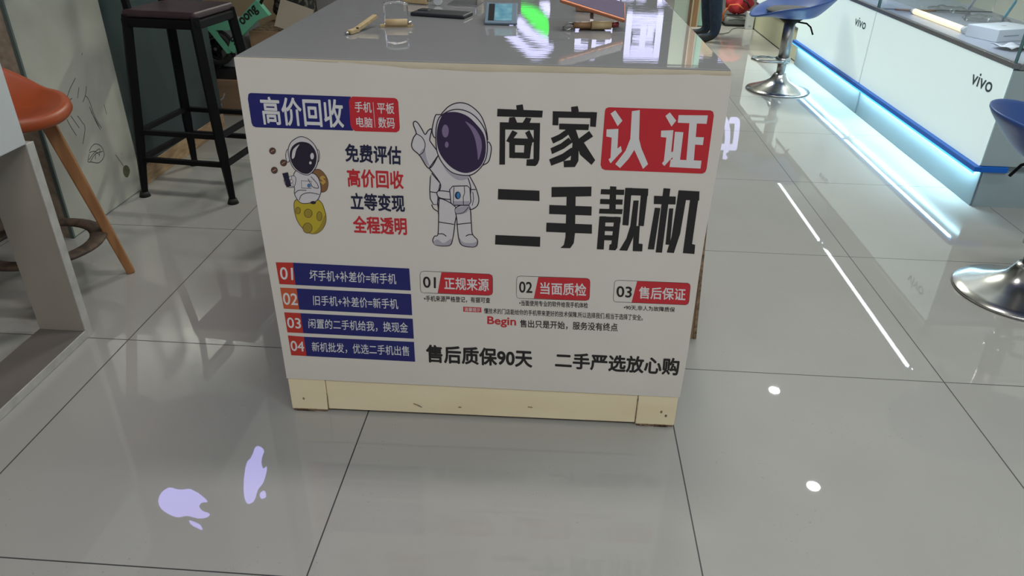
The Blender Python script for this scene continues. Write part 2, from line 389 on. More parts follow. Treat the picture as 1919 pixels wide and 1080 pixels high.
# printing on the poster: plane coordinates in millimetres from the desk's lower left corner
PRINT = {
 'header_banner': [
  ('p','blue',((14.5,824.3),(17.3,834),(22,836.7),(232.1,835.3),(230.4,763.4),(21.9,764),(16.3,766.5),(14.1,773.4))),
  ('p','red',((227.3,825.3),(230.6,832.7),(236,835.7),(323,835.2),(328.2,832.8),(330.4,826.8),(330.5,773.5),(328.8,766.6),(322.7,762.7),(235.2,762.6),(228.4,766.6),(225.9,775.1))),
  ('t','white','高价回收',0.02,((39.7,830.2),(213.9,829.1),(212.2,768.1),(38.6,769.8))),
  ('t','white','手机',0.012,((238.6,825.7),(273.8,825.1),(273.3,802.7),(238.2,803.2))),
  ('t','white','电脑',0.012,((239,793.5),(273.5,793),(272.5,770.7),(238.7,771.6))),
  ('t','white','平板',0.012,((285.6,824.9),(321.4,825),(320.9,801.6),(284.9,802.1))),
  ('t','white','数码',0.012,((285.9,794),(320.5,794.4),(319.6,770.6),(284.9,771.1))),
  ('l','white',0.9,((277.6,825.2),(277.8,771.9))),
 ],
 'promise_lines': [
  ('t','navy','免费评估',0.028,((209.7,734.6),(330.8,732.6),(329,690.8),(207.4,693.6))),
  ('t','red','高价回收',0.028,((208.4,679),(332.3,677.1),(331.2,634.6),(207.1,636.1))),
  ('t','navy','立等变现',0.028,((211,623),(331.9,622),(331.3,579.9),(208.9,581.9))),
  ('t','red','全程透明',0.028,((211.1,567.9),(333.1,567.7),(332.8,523.5),(210,524.3))),
 ],
 'small_astronaut_print': [
  ('s','brown',((132.2,666.5),(146.7,674.7),(159,663.9),(164.5,646.4),(159,626.5),(145.7,621.3),(134.9,631))),
  ('o','dark',1,((132.2,666.5),(146.7,674.7),(159,663.9),(164.5,646.4),(159,626.5),(145.7,621.3),(134.9,631))),
  ('t','gold','$',0.02,((147.8,660.7),(159.9,659.7),(158.2,638.3),(146.1,639.3))),
  ('s','yellow',((81.9,592.6),(97.2,603.5),(138.4,602.1),(149.4,576.7),(149,550.4),(135.2,527.1),(114.8,518.6),(95,530.1),(82.3,555.4))),
  ('o','dbrown',1.6,((81.9,592.6),(97.2,603.5),(138.4,602.1),(149.4,576.7),(149,550.4),(135.2,527.1),(114.8,518.6),(95,530.1),(82.3,555.4))),
  ('s','olive',((94,575.3),(93,571.7),(91,568.8),(88.6,567.1),(86.1,567),(84,568.5),(82.8,571.3),(82.8,574.9),(83.8,578.5),(85.7,581.4),(88.1,583.1),(90.6,583.1),(92.7,581.6),(93.9,578.9))),
  ('o','dbrown',1.2,((94,575.3),(93,571.7),(91,568.8),(88.6,567.1),(86.1,567),(84,568.5),(82.8,571.3),(82.8,574.9),(83.8,578.5),(85.7,581.4),(88.1,583.1),(90.6,583.1),(92.7,581.6),(93.9,578.9))),
  ('s','olive',((120.1,569.6),(118.7,565),(115.7,561.2),(111.8,559),(107.7,558.9),(104.3,560.8),(102.2,564.4),(101.9,568.9),(103.3,573.5),(106.3,577.2),(110.2,579.4),(114.2,579.5),(117.6,577.7),(119.7,574.1))),
  ('o','dbrown',1.2,((120.1,569.6),(118.7,565),(115.7,561.2),(111.8,559),(107.7,558.9),(104.3,560.8),(102.2,564.4),(101.9,568.9),(103.3,573.5),(106.3,577.2),(110.2,579.4),(114.2,579.5),(117.6,577.7),(119.7,574.1))),
  ('s','olive',((141.7,563.3),(140.6,558.4),(138.5,554.4),(135.8,552.1),(133.2,552),(131,554.1),(129.8,558),(129.8,562.9),(130.9,567.8),(133,571.8),(135.7,574),(138.3,574.1),(140.4,572),(141.7,568.2))),
  ('o','dbrown',1.2,((141.7,563.3),(140.6,558.4),(138.5,554.4),(135.8,552.1),(133.2,552),(131,554.1),(129.8,558),(129.8,562.9),(130.9,567.8),(133,571.8),(135.7,574),(138.3,574.1),(140.4,572),(141.7,568.2))),
  ('s','olive',((115.8,533.2),(114.1,527.6),(110.6,523.1),(106.1,520.5),(101.3,520.3),(97.3,522.6),(94.9,526.9),(94.5,532.3),(96.3,537.9),(99.8,542.4),(104.3,545),(109,545.2),(113,542.9),(115.4,538.6))),
  ('o','dbrown',1.2,((115.8,533.2),(114.1,527.6),(110.6,523.1),(106.1,520.5),(101.3,520.3),(97.3,522.6),(94.9,526.9),(94.5,532.3),(96.3,537.9),(99.8,542.4),(104.3,545),(109,545.2),(113,542.9),(115.4,538.6))),
  ('s','olive',((148.2,565.4),(149,550.4),(135.2,527.1),(115.5,518.6),(132.7,536.5))),
  ('s','suit',((95.2,668.7),(111.4,662.3),(133.7,664.8),(144.2,652.8),(146.9,631.4),(143.3,615),(133,600.1),(113.3,593.8),(96.1,595),(86.3,612.9),(87.7,629.3),(85.1,643.6))),
  ('o','dark',1.6,((95.2,668.7),(111.4,662.3),(133.7,664.8),(144.2,652.8),(146.9,631.4),(143.3,615),(133,600.1),(113.3,593.8),(96.1,595),(86.3,612.9),(87.7,629.3),(85.1,643.6))),
  ('s','suit',((87.6,703.3),(86.3,697),(84.3,691.8),(82,688.9),(79.9,688.9),(78.4,691.6),(77.8,696.7),(78.2,703),(79.5,709.3),(81.5,714.4),(83.8,717.2),(85.8,717.3),(87.4,714.5),(88,709.6))),
  ('o','dark',1.3,((87.6,703.3),(86.3,697),(84.3,691.8),(82,688.9),(79.9,688.9),(78.4,691.6),(77.8,696.7),(78.2,703),(79.5,709.3),(81.5,714.4),(83.8,717.2),(85.8,717.3),(87.4,714.5),(88,709.6))),
  ('s','suit',((152.2,705.5),(151.1,699.5),(149.5,694.6),(147.7,691.9),(146.1,691.8),(144.9,694.4),(144.4,699.2),(144.8,705.2),(145.8,711.2),(147.4,716),(149.2,718.7),(150.8,718.8),(152,716.2),(152.5,711.4))),
  ('o','dark',1.3,((152.2,705.5),(151.1,699.5),(149.5,694.6),(147.7,691.9),(146.1,691.8),(144.9,694.4),(144.4,699.2),(144.8,705.2),(145.8,711.2),(147.4,716),(149.2,718.7),(150.8,718.8),(152,716.2),(152.5,711.4))),
  ('s','suit',((84.5,710.1),(91.6,730.7),(104.7,742),(118.5,746.8),(134.3,740.6),(145.8,725.8),(149.5,705.4),(142.3,680.9),(124.9,662),(106.5,663.8),(89.8,679.1))),
  ('o','dark',1.6,((84.5,710.1),(91.6,730.7),(104.7,742),(118.5,746.8),(134.3,740.6),(145.8,725.8),(149.5,705.4),(142.3,680.9),(124.9,662),(106.5,663.8),(89.8,679.1))),
  ('s','dark',((86.9,703.3),(92.6,720.6),(103.3,731.1),(117.1,735.6),(133.3,732.1),(143.3,718.9),(145.7,701.8),(138.8,680.1),(123.4,664.1),(105.8,666.3),(91.7,680.9))),
  ('c','suit',1,((89.2,720.5),(102.1,735.1),(117.7,740.4),(134.3,735.5),(145.2,720.6))),
  ('s','suit',((91,698.2),(96.2,717.3),(111.4,729.7),(103.2,717.5),(96.6,700.1))),
  ('s','suit',((140,704.4),(139.2,701.2),(137.8,698.6),(136,697.2),(134.2,697.1),(132.8,698.5),(132,701),(131.9,704.1),(132.7,707.3),(134.1,709.8),(135.9,711.3),(137.7,711.3),(139.1,710),(140,707.5))),
  ('s','suit',((133.1,688.9),(132.7,687.4),(131.8,686.2),(130.6,685.5),(129.4,685.4),(128.4,686.1),(127.8,687.2),(127.7,688.7),(128.2,690.3),(129.1,691.5),(130.3,692.2),(131.5,692.3),(132.5,691.6),(133.1,690.4))),
  ('s','suit',((66.8,646.5),(74.1,650.3),(88.7,657.9),(93.6,651),(87.2,632.9),(71.7,632.3))),
  ('o','dark',1.2,((66.8,646.5),(74.1,650.3),(88.7,657.9),(93.6,651),(87.2,632.9),(71.7,632.3))),
  ('p','dark',((64.9,662.4),(77.9,665.7),(81.1,633.4),(70.3,630.1))),
  ('p','navy',((68.6,660),(75.7,662.1),(77.2,640.4),(71.9,638.8))),
  ('s','suit',((84.7,652.8),(84.1,650.9),(83.1,649.4),(81.7,648.5),(80.3,648.5),(79.2,649.3),(78.5,650.7),(78.5,652.6),(79,654.5),(80.1,656),(81.4,656.8),(82.8,656.9),(83.9,656.1),(84.6,654.6))),
  ('o','dark',0.8,((84.7,652.8),(84.1,650.9),(83.1,649.4),(81.7,648.5),(80.3,648.5),(79.2,649.3),(78.5,650.7),(78.5,652.6),(79,654.5),(80.1,656),(81.4,656.8),(82.8,656.9),(83.9,656.1),(84.6,654.6))),
  ('s','suit',((86.4,645),(85.8,643.1),(84.8,641.6),(83.4,640.7),(82,640.7),(80.9,641.5),(80.2,642.9),(80.2,644.8),(80.7,646.7),(81.8,648.2),(83.1,649.1),(84.5,649.1),(85.6,648.3),(86.3,646.9))),
  ('o','dark',0.8,((86.4,645),(85.8,643.1),(84.8,641.6),(83.4,640.7),(82,640.7),(80.9,641.5),(80.2,642.9),(80.2,644.8),(80.7,646.7),(81.8,648.2),(83.1,649.1),(84.5,649.1),(85.6,648.3),(86.3,646.9))),
  ('s','suit',((86,637.1),(85.5,635.4),(84.6,634),(83.4,633.2),(82.1,633.1),(81.1,633.9),(80.6,635.2),(80.5,636.9),(81,638.7),(82,640.1),(83.2,640.9),(84.4,640.9),(85.4,640.2),(86,638.9))),
  ('o','dark',0.8,((86,637.1),(85.5,635.4),(84.6,634),(83.4,633.2),(82.1,633.1),(81.1,633.9),(80.6,635.2),(80.5,636.9),(81,638.7),(82,640.1),(83.2,640.9),(84.4,640.9),(85.4,640.2),(86,638.9))),
  ('p','suit',((105.4,647.1),(127.5,646.5),(124.5,629.9),(103.9,629.9))),
  ('l','dark',1.2,((105.4,647.1),(127.5,646.5),(124.5,629.9),(103.9,629.9),(105.4,647.1))),
  ('s','sky',((123.9,636.4),(123.3,634.5),(122.3,632.9),(121,632),(119.6,632),(118.4,632.8),(117.8,634.3),(117.7,636.1),(118.2,638),(119.3,639.6),(120.6,640.4),(122,640.5),(123.1,639.7),(123.8,638.2))),
  ('o','dark',0.9,((123.9,636.4),(123.3,634.5),(122.3,632.9),(121,632),(119.6,632),(118.4,632.8),(117.8,634.3),(117.7,636.1),(118.2,638),(119.3,639.6),(120.6,640.4),(122,640.5),(123.1,639.7),(123.8,638.2))),
  ('c','dark',1.3,((127.7,657.5),(139.5,641.9),(141,631.2),(128.4,634.4),(121,652))),
  ('c','dark',1.3,((95.1,600.5),(101.9,613.5),(119.8,619.6),(141.7,616.1))),
  ('c','dark',1.3,((86.8,616.6),(96.3,624.2),(113.6,624.8))),
  ('s','dark',((131.9,596.3),(131.1,594.7),(129.2,593.4),(126.6,592.6),(123.8,592.5),(121.4,593.1),(119.8,594.3),(119.4,595.9),(120.2,597.5),(122.1,598.8),(124.7,599.7),(127.5,599.8),(129.9,599.1),(131.5,597.9))),
  ('s','bean',((57.6,713.6),(56.5,710.6),(54.2,708.1),(51.3,706.7),(48.3,706.6),(45.8,707.8),(44.3,710.2),(44.1,713.2),(45.2,716.2),(47.4,718.6),(50.3,720),(53.3,720.1),(55.8,718.9),(57.3,716.6))),
  ('o','dark',1,((57.6,713.6),(56.5,710.6),(54.2,708.1),(51.3,706.7),(48.3,706.6),(45.8,707.8),(44.3,710.2),(44.1,713.2),(45.2,716.2),(47.4,718.6),(50.3,720),(53.3,720.1),(55.8,718.9),(57.3,716.6))),
  ('l','tan',1.2,((46.8,710.8),(54.9,715.9))),
  ('s','bean',((78.1,687.4),(77,684.3),(74.8,681.8),(71.9,680.4),(68.9,680.3),(66.3,681.5),(64.8,683.9),(64.5,686.9),(65.6,690),(67.8,692.5),(70.7,693.9),(73.8,694),(76.3,692.8),(77.8,690.4))),
  ('o','dark',1,((78.1,687.4),(77,684.3),(74.8,681.8),(71.9,680.4),(68.9,680.3),(66.3,681.5),(64.8,683.9),(64.5,686.9),(65.6,690),(67.8,692.5),(70.7,693.9),(73.8,694),(76.3,692.8),(77.8,690.4))),
  ('l','tan',1.2,((67.2,684.6),(75.4,689.7))),
  ('s','bean',((55.4,669.8),(54.3,666.7),(52,664.2),(49.1,662.7),(46,662.6),(43.5,663.9),(42,666.3),(41.7,669.3),(42.8,672.4),(45.1,674.9),(48,676.4),(51,676.5),(53.6,675.2),(55.1,672.8))),
  ('o','dark',1,((55.4,669.8),(54.3,666.7),(52,664.2),(49.1,662.7),(46,662.6),(43.5,663.9),(42,666.3),(41.7,669.3),(42.8,672.4),(45.1,674.9),(48,676.4),(51,676.5),(53.6,675.2),(55.1,672.8))),
  ('l','tan',1.2,((44.4,667),(52.7,672.2))),
 ],
 'large_astronaut_print': [
  ('s','suit',((419.9,800.8),(428.9,815.6),(441.9,825.2),(457.9,829.5),(475.3,826.5),(491.7,815.3),(503.7,800.2),(512.3,776.1),(514.9,751.4),(497.3,790.3),(462.3,811.8))),
  ('o','dark',2.2,((419.9,800.8),(428.9,815.6),(441.9,825.2),(457.9,829.5),(475.3,826.5),(491.7,815.3),(503.7,800.2),(512.3,776.1),(514.9,751.4),(497.3,790.3),(462.3,811.8))),
  ('s','suit',((406.4,800.4),(412.6,803.2),(419.3,801.5),(412,784.4),(406.8,756.2),(401,757),(399,772.5))),
  ('o','dark',2.2,((406.4,800.4),(412.6,803.2),(419.3,801.5),(412,784.4),(406.8,756.2),(401,757),(399,772.5))),
  ('s','suit',((514.9,745.4),(521.8,742.3),(523.4,730),(518.9,707.7),(510.7,699.2),(502.8,701))),
  ('o','dark',2.2,((514.9,745.4),(521.8,742.3),(523.4,730),(518.9,707.7),(510.7,699.2),(502.8,701))),
  ('p','suit',((409.1,715.9),(387.2,685.9),(412.1,651.7),(409.4,630.2),(406.2,593.8),(445.1,593.4),(474.2,601.8),(479.1,639.9),(473.5,676.8),(446.9,677.6),(424,694.1))),
  ('p','suit',((394.1,674),(412.1,651.7),(407.4,631.9),(404.4,601.8),(395.2,601.4),(388.8,615),(388.6,636.6),(391.1,665.1))),
  ('l','dark',2.2,((394.1,674),(412.1,651.7),(407.4,631.9),(404.4,601.8),(395.2,601.4),(388.8,615),(388.6,636.6),(391.1,665.1),(394.1,674))),
  ('c','dark',2.2,((391.4,601.3),(395.5,591.5),(405.5,584.5))),
  ('l','dark',2.2,((388.4,631.3),(407,629.4))),
  ('p','suit',((474.1,675.1),(483.3,657.8),(491.2,640.4),(496.4,617.2),(492.3,601.4),(479.3,592.9),(473.2,600),(479.1,639.9),(472.7,668))),
  ('c','dark',2.2,((474.1,675.1),(483.3,657.8),(491.2,640.4),(496.4,617.2),(492.3,601.4),(479.3,592.9),(473.2,600),(479.1,639.9),(472.7,668))),
  ('l','dark',2.2,((479.1,639.9),(489.8,640.3))),
  ('c','dark',1.5,((483,634.7),(484.6,618.6),(481.7,602.1))),
  ('p','suit',((408.2,615.7),(445.9,595.3),(442.3,558.1),(436.6,519.9),(428.5,502.2),(399.3,501.4),(390.9,512.3),(395.5,524),(403.4,530),(406.4,579))),
  ('c','dark',2.2,((408.2,615.7),(445.9,595.3),(442.3,558.1),(436.6,519.9),(428.5,502.2),(399.3,501.4),(390.9,512.3),(395.5,524),(403.4,530),(406.4,579),(408.2,615.7))),
  ('p','suit',((445.2,595.3),(474.2,601.8),(479,563.2),(481.4,533.2),(492.5,518.3),(490.3,503.6),(477.6,500.3),(457.3,504.2),(450,522.3),(446.7,569.4))),
  ('c','dark',2.2,((445.2,595.3),(474.2,601.8),(479,563.2),(481.4,533.2),(492.5,518.3),(490.3,503.6),(477.6,500.3),(457.3,504.2),(450,522.3),(446.7,569.4),(445.2,595.3))),
  ('s','shade',((401.6,516.5),(415.3,507.5),(433.2,519.7),(428.5,503),(399.3,501.8),(392.5,508.5))),
  ('s','shade',((451.4,522.4),(461,511.3),(481.9,510.2),(491,514.4),(488.9,503.5),(477.6,501.1),(458.1,505))),
  ('c','dark',2.2,((403.4,530),(414.2,530.5),(422.1,525))),
  ('c','dark',2.2,((481.4,531.2),(473.4,530.9),(466.4,526.8))),
  ('l','dark',2.2,((406.1,559.6),(440.2,555))),
  ('l','dark',2.2,((445.7,555.2),(478.2,560.2))),
  ('s','shade',((445.1,593.4),(474.2,600.8),(468.9,585.1),(448.3,580.6))),
  ('c','dark',1.6,((445.9,580.5),(462.1,584.9),(473.2,598.2))),
  ('p','suit',((364.8,762.5),(360.3,777.8),(360.1,785),(364.1,787.7),(369.7,783.7),(376.9,771.8),(383.6,760.4),(390.4,768.9),(397.7,771.8),(393,750.8),(394.7,744.2),(409,722.7),(409.1,714.2),(389.2,685.3),(370.1,713.6),(356.5,726.7),(353.8,737.8),(358.8,753))),
  ('s','shade',((380.7,730.2),(384.7,706.6),(390,689.5),(370.1,713.6))),
  ('c','dark',2.2,((364.8,762.5),(360.3,777.8),(360.1,785),(364.1,787.7),(369.7,783.7),(376.9,771.8),(383.6,760.4),(390.4,768.9),(397.7,771.8),(393,750.8),(394.7,744.2),(409,722.7),(409.1,714.2),(389.2,685.3),(370.1,713.6),(356.5,726.7),(353.8,737.8),(358.8,753),(364.8,762.5))),
  ('c','dark',1.8,((364.8,761.5),(376.8,753.6),(382.7,738.7),(378,721.7),(367.8,714.2))),
  ('c','dark',2.2,((389.2,686),(412.1,651.7),(409.5,633.8))),
  ('c','dark',2.2,((409.1,714.2),(389.2,686))),
  ('l','dark',2.2,((409,619.4),(405.7,579))),
  ('s','shade',((416,704.2),(433.6,680.6),(460.1,671.8),(474.1,675.1),(471.6,664.5),(449.9,661.9),(426.9,680.4))),
  ('s','suit',((419.9,802.5),(440.1,813.7),(462.4,815),(484.6,806.1),(503.7,785.6),(513.3,761.3),(514.6,724.6),(505.1,697),(483.4,675.4),(460.1,672.5),(436.9,679),(419.1,697.4),(408.3,721),(405.9,747.9),(407.5,774.4),(412.2,792.5))),
  ('o','dark',2.2,((419.9,802.5),(440.1,813.7),(462.4,815),(484.6,806.1),(503.7,785.6),(513.3,761.3),(514.6,724.6),(505.1,697),(483.4,675.4),(460.1,672.5),(436.9,679),(419.1,697.4),(408.3,721),(405.9,747.9),(407.5,774.4),(412.2,792.5))),
  ('s','visor',((426.5,806.8),(449.6,810.1),(473.4,802.5),(492.4,785.3),(506.9,766.1),(512,743),(510,716),(499.4,693.3),(480.1,680.2),(461.8,678.1),(441.1,686.8),(424.2,702.8),(412.3,722.8),(407.8,746.3),(409.3,771.2),(416.5,794.3))),
  ('s','lilac',((433.8,769.3),(433,763.3),(430.9,758.4),(427.9,755.6),(424.8,755.5),(422,758.1),(420.1,762.9),(419.6,768.9),(420.5,774.9),(422.6,779.8),(425.5,782.5),(428.7,782.6),(431.4,780),(433.3,775.3))),
  ('s','lilac',((432.8,739.7),(432.3,736.8),(431.2,734.4),(429.5,733),(427.8,733),(426.3,734.2),(425.2,736.5),(424.9,739.5),(425.4,742.4),(426.5,744.7),(428.1,746.1),(429.9,746.1),(431.4,744.9),(432.5,742.6))),
  ('s','lilac',((469.1,791.1),(487.6,778.6),(500.4,757.6),(503.5,737.7),(499.5,717.3),(495.2,708.6),(493.7,727.3),(489,753.9),(481.1,773.5))),
  ('s','suit',((406.8,633.7),(435.8,631.2),(437.1,616.1),(409,618.7))),
  ('o','dark',2.2,((406.8,633.7),(435.8,631.2),(437.1,616.1),(409,618.7))),
  ('p','suit',((432.6,638.2),(439.5,646.3),(471.4,648.2),(477.1,643.4),(478.8,611.1),(474.3,602.9),(440.2,601.7),(434.5,607.6))),
  ('p','shade',((438.7,611.4),(476.7,612.9),(474.3,602.9),(440.2,601.7))),
  ('l','dark',2.2,((432.6,638.2),(439.5,646.3),(471.4,648.2),(477.1,643.4),(478.8,611.1),(474.3,602.9),(440.2,601.7),(434.5,607.6),(432.6,638.2))),
  ('l','dark',1.6,((442.2,645),(439.9,604.2))),
  ('l','dark',1.5,((464.7,646.5),(465.5,632.3),(462,621.4),(462.4,603.2))),
  ('s','navy',((456.6,625.5),(455.9,621.6),(454.1,618.3),(451.4,616.5),(448.6,616.4),(446,618),(444.3,621.1),(443.7,625),(444.5,628.9),(446.3,632.1),(448.9,634),(451.8,634.1),(454.3,632.4),(456,629.4))),
  ('s','sky',((454.9,625.4),(454.5,622.3),(453.4,619.7),(451.9,618.3),(450.2,618.2),(448.8,619.6),(447.8,622),(447.5,625.2),(447.9,628.3),(449,630.8),(450.5,632.3),(452.2,632.3),(453.6,631),(454.6,628.5))),
 ],
 'headline': [
  ('p','black',((574.3,827.7),(587.9,830.1),(590.1,818.4),(575.8,817.3))),
  ('p','black',((535.9,819.3),(629.6,818.3),(628.8,804),(535.3,803.4))),
  ('p','black',((560.7,801.9),(572.1,803.3),(578.3,789.1),(557.7,778.4))),
  ('p','black',((595.1,803),(606.6,801.7),(601.5,786.5),(587.2,789.4))),
  ('p','black',((541,791.3),(625,792.3),(624.9,777.2),(541.2,776.2))),
  ('p','black',((541,791.3),(552.6,791),(553.1,699.3),(540.9,698.9))),
  ('p','black',((611.9,791.9),(625,792.3),(626.2,713.5),(623.1,703.5),(618.2,698.4),(598.6,698.4),(599.2,712.6),(613.7,713.8))),
  ('p','black',((567.7,775.3),(578.8,769.9),(563.2,747.9),(554.8,751.1))),
  ('p','black',((594.3,770.4),(603.1,776.5),(614.8,753),(606.6,746.9))),
  ('p','black',((561.3,758.1),(609.6,758),(609.4,743.6),(561.6,743.4))),
  ('p','black',((561.3,758.1),(573.7,758.2),(573.9,714.2),(562,714.8))),
  ('p','black',((594,758.2),(609.6,758),(605.9,714.6),(592.4,714.5))),
  ('p','black',((561.8,727.1),(606.5,727.5),(605.9,714.6),(562,714.8))),
  ('p','black',((687,827.9),(700.8,829.9),(703.8,818.6),(688.6,817.4))),
  ('p','black',((650.1,817.9),(741.1,818.4),(740.4,805.9),(650.7,804.7))),
  ('p','black',((650.1,817.9),(662.5,817.6),(663,788.5),(650.8,788.7))),
  ('p','black',((728.1,818.7),(741.1,818.4),(740.7,787.6),(728.6,788.2))),
  ('p','black',((664.4,792.5),(726.6,792.8),(725.8,780.4),(665,780.1))),
  ('p','black',((679.8,780.6),(690.1,773.5),(672.6,759.4),(653.9,749.2),(648.7,761),(665.5,769.3))),
  ('p','black',((685.7,763.2),(694.5,753.3),(677,738.9),(652.6,726),(648.7,738.7),(669.8,749.7))),
  ('p','black',((692.9,741.9),(700.9,730.7),(678.4,711.8),(652,700.3),(647,714.2),(674.3,727.4))),
  ('p','black',((679.8,779.9),(699.5,781.2),(707.3,761.2),(709.3,712.9),(702.7,699.2),(679.2,697.7),(677.8,711.8),(692.4,714),(694.7,750.5))),
  ('p','black',((727.6,778.8),(736.6,767.2),(713,749.4),(703.2,758.3))),
  ('p','black',((702.1,754.2),(714,759.7),(744.7,715.8),(737.7,705),(711.8,726.9))),
  ('p','red',((757,822.2),(758.5,827.1),(764.5,829.6),(970,829.4),(975.8,827),(978.8,819.9),(980.9,704.7),(979.3,697.6),(973.5,693.8),(767.1,694.7),(760.1,698),(756.8,705.7))),
  ('p','white',((768.8,816.6),(777.9,823.5),(794.3,802.6),(785.6,790.7))),
  ('p','white',((763.3,783.3),(787.7,785.1),(789.2,742.7),(795.9,748.7),(799.2,737.5),(777.6,709.9),(772.6,718.5),(776.6,722.2),(775.3,766.1),(763.9,768.1))),
  ('p','white',((811.8,822.9),(827.7,825.7),(832.2,765.3),(839.2,745),(856.8,710.9),(847.3,700),(824.8,741.1),(815,721.7),(798.6,700.1),(787.8,708.5),(806.8,738.8),(814.2,764.7))),
  ('p','white',((881,815.2),(889.2,822.7),(904.1,806.1),(896,793.5))),
  ('p','white',((876,784.2),(900.8,786),(902.1,738.5),(906.4,741.1),(908.9,731.9),(891.5,707.9),(885.8,713.7),(889.2,719),(888.4,769.8),(876.9,770.8))),
  ('p','white',((907.5,817.7),(966.7,818.9),(966.7,801.4),(907.9,801.9))),
  ('p','white',((931.2,808.6),(946.4,808),(951.8,717.7),(936.2,718.2))),
  ('p','white',((945.8,773),(965.4,773),(965.5,756.1),(946.4,757.1))),
  ('p','white',((904.5,782.8),(921.8,782.3),(922.7,716.7),(906.8,716.8))),
  ('p','white',((903,723),(967.7,722.4),(967.9,704.9),(902.7,706.2))),
  ('p','black',((538.9,643.3),(629,642.5),(629.9,618.5),(538.4,618.8))),
  ('p','black',((533.4,532.5),(634.8,531.9),(635,507),(532.8,508.8))),
  ('p','black',((654.8,651.9),(741.2,656.1),(742,633.8),(655.8,628.7))),
  ('p','black',((651.8,610),(744.8,609.7),(745.6,588.3),(652.3,588.5))),
  ('p','black',((647.2,567.3),(748.5,566.7),(749.7,544.3),(647.4,544.9))),
  ('p','black',((688.3,640.3),(707.9,641),(712,542.8),(710.6,519.2),(703.4,506.2),(681.3,506.1),(688.7,514.3),(691.2,534.1))),
  ('p','black',((762,651),(812.2,651.4),(812.6,639.3),(761.9,639.3))),
  ('p','black',((762.1,628.3),(810.8,628.6),(811.2,616.7),(762.3,616.4))),
  ('p','black',((762.1,605.2),(812.9,606),(812.6,594.3),(761.9,593.9))),
  ('p','black',((780.9,658.3),(794.5,658),(797.9,595.2),(784,595.5))),
  ('p','black',((763.4,587.1),(777.3,587.6),(779.2,506.1),(763.5,506.3))),
  ('p','black',((796.5,587.6),(810.4,587),(809.4,511.4),(805.3,505.2),(791,505.4),(791,518.5),(795.1,520.7))),
  ('p','black',((763.4,587.1),(810.4,587),(810.9,573.7),(763.5,572.6))),
  ('p','black',((768.7,563.6),(802,563.8),(802.3,552.2),(768.9,552.1))),
  ('p','black',((768.6,541.9),(803.9,542.2),(803.6,529.7),(768.9,529.4))),
  ('p','black',((813.8,655.8),(828,656.3),(829,567.5),(815.6,568.2))),
  ('p','black',((813.8,655.8),(863.4,655.8),(864.5,639.4),(814.6,639.4))),
  ('p','black',((848.5,655.3),(863.4,655.8),(862.9,567.3),(850.6,567.6))),
  ('p','black',((834.3,627.2),(845.6,627.7),(846.5,567.5),(841.5,536.3),(832.1,505.1),(814.2,505.6),(827.4,535.7),(833.2,566.9))),
  ('p','black',((840.9,567.2),(854.2,567),(856.1,524.3),(865,523.5),(865.9,504.9),(844.5,504.9))),
  ('p','black',((877.4,639.9),(924.5,639.8),(925.8,621.4),(878.9,620.8))),
  ('p','black',((895.7,658.1),(910.4,657.5),(910.4,503.6),(896.2,503.8))),
  ('p','black',((882.2,612.3),(894.3,611.7),(891.9,510.8),(877.7,511))),
  ('p','black',((913.3,611.6),(922.5,612),(925.7,524),(915.8,524.4))),
  ('p','black',((928.4,654.5),(947.7,654.2),(945,552.1),(937,503.9),(920.9,504.8),(926.8,543.6))),
  ('p','black',((928.4,654.5),(973.2,653.6),(975.5,632.5),(929.5,632.6))),
  ('p','black',((955.6,653.7),(973.2,653.6),(974.5,528),(981.7,526.3),(983.1,503.4),(957.1,504.7))),
 ],
 'list_row0': [
  ('p','red2',((18.5,441.2),(59.3,442.1),(58,382.5),(19.3,383.1))),
  ('p','blue',((59.3,442.1),(333,438.4),(333.5,379.4),(58,382.5))),
  ('t','white','01',0.012,((25.8,429.5),(57.3,428.6),(54.2,395),(23.8,396))),
  ('t','white','坏手机+补差价=新手机',0.006,((96.3,425),(300.7,423.2),(300.2,394.7),(93.6,395.8))),
 ],
 'list_row1': [
  ('p','orange',((19.3,373.4),(59.2,373),(58.3,314.1),(20.4,314.8))),
  ('p','blue',((59.2,373),(333.8,369.9),(333.5,311),(58.3,314.1))),
  ('t','white','02',0.012,((23.2,360.1),(59.4,358.7),(56.5,325.7),(21.5,326.2))),
  ('t','white','旧手机+补差价=新手机',0.006,((96.7,355.9),(300.4,355),(300.8,326.3),(94.5,328))),
 ],
 'list_row2': [
  ('p','red2',((19.8,304.6),(59.6,304),(60,246.3),(20.1,246.6))),
  ('p','blue',((59.6,304),(334.3,300.9),(334.2,243.5),(60,246.3))),
  ('t','white','03',0.012,((23.9,290.8),(57.8,289.3),(56.1,258.8),(22.4,260))),
  ('t','white','闲置的二手机给我，换现金',0.006,((77.4,289.6),(321,289.4),(321,259),(74.8,261))),
 ],
 'list_row3': [
  ('p','red2',((19.9,237.6),(59.5,235.7),(59.8,177.8),(20.6,178.4))),
  ('p','blue',((59.5,235.7),(334.2,233.9),(334.1,174.6),(59.8,177.8))),
  ('t','white','04',0.012,((23.4,222.7),(57.7,221.1),(55.9,190.8),(22.3,191.7))),
  ('t','white','新机批发，优选二手机出售',0.006,((77.4,221.5),(320.9,220.7),(320.6,190.4),(75.3,192.1))),
 ],
 'badge0': [
  ('p','red',((408,431.5),(520.3,431.6),(526.3,427.9),(527.7,420.1),(527.9,383.8),(525.8,377.6),(518.7,374.4),(397.4,375.5))),
  ('l','black',0.9,((357.3,422.6),(360.5,430.7),(367.6,433),(520.3,431.6),(526.3,427.9),(527.7,420.1),(527.9,383.8),(525.8,377.6),(518.7,374.4),(363.4,374.4),(358.1,377),(356.7,384.3),(357.3,422.6))),
  ('t','black','01',0.016,((363.5,418.9),(394.6,418.2),(393.6,388),(364,388.7))),
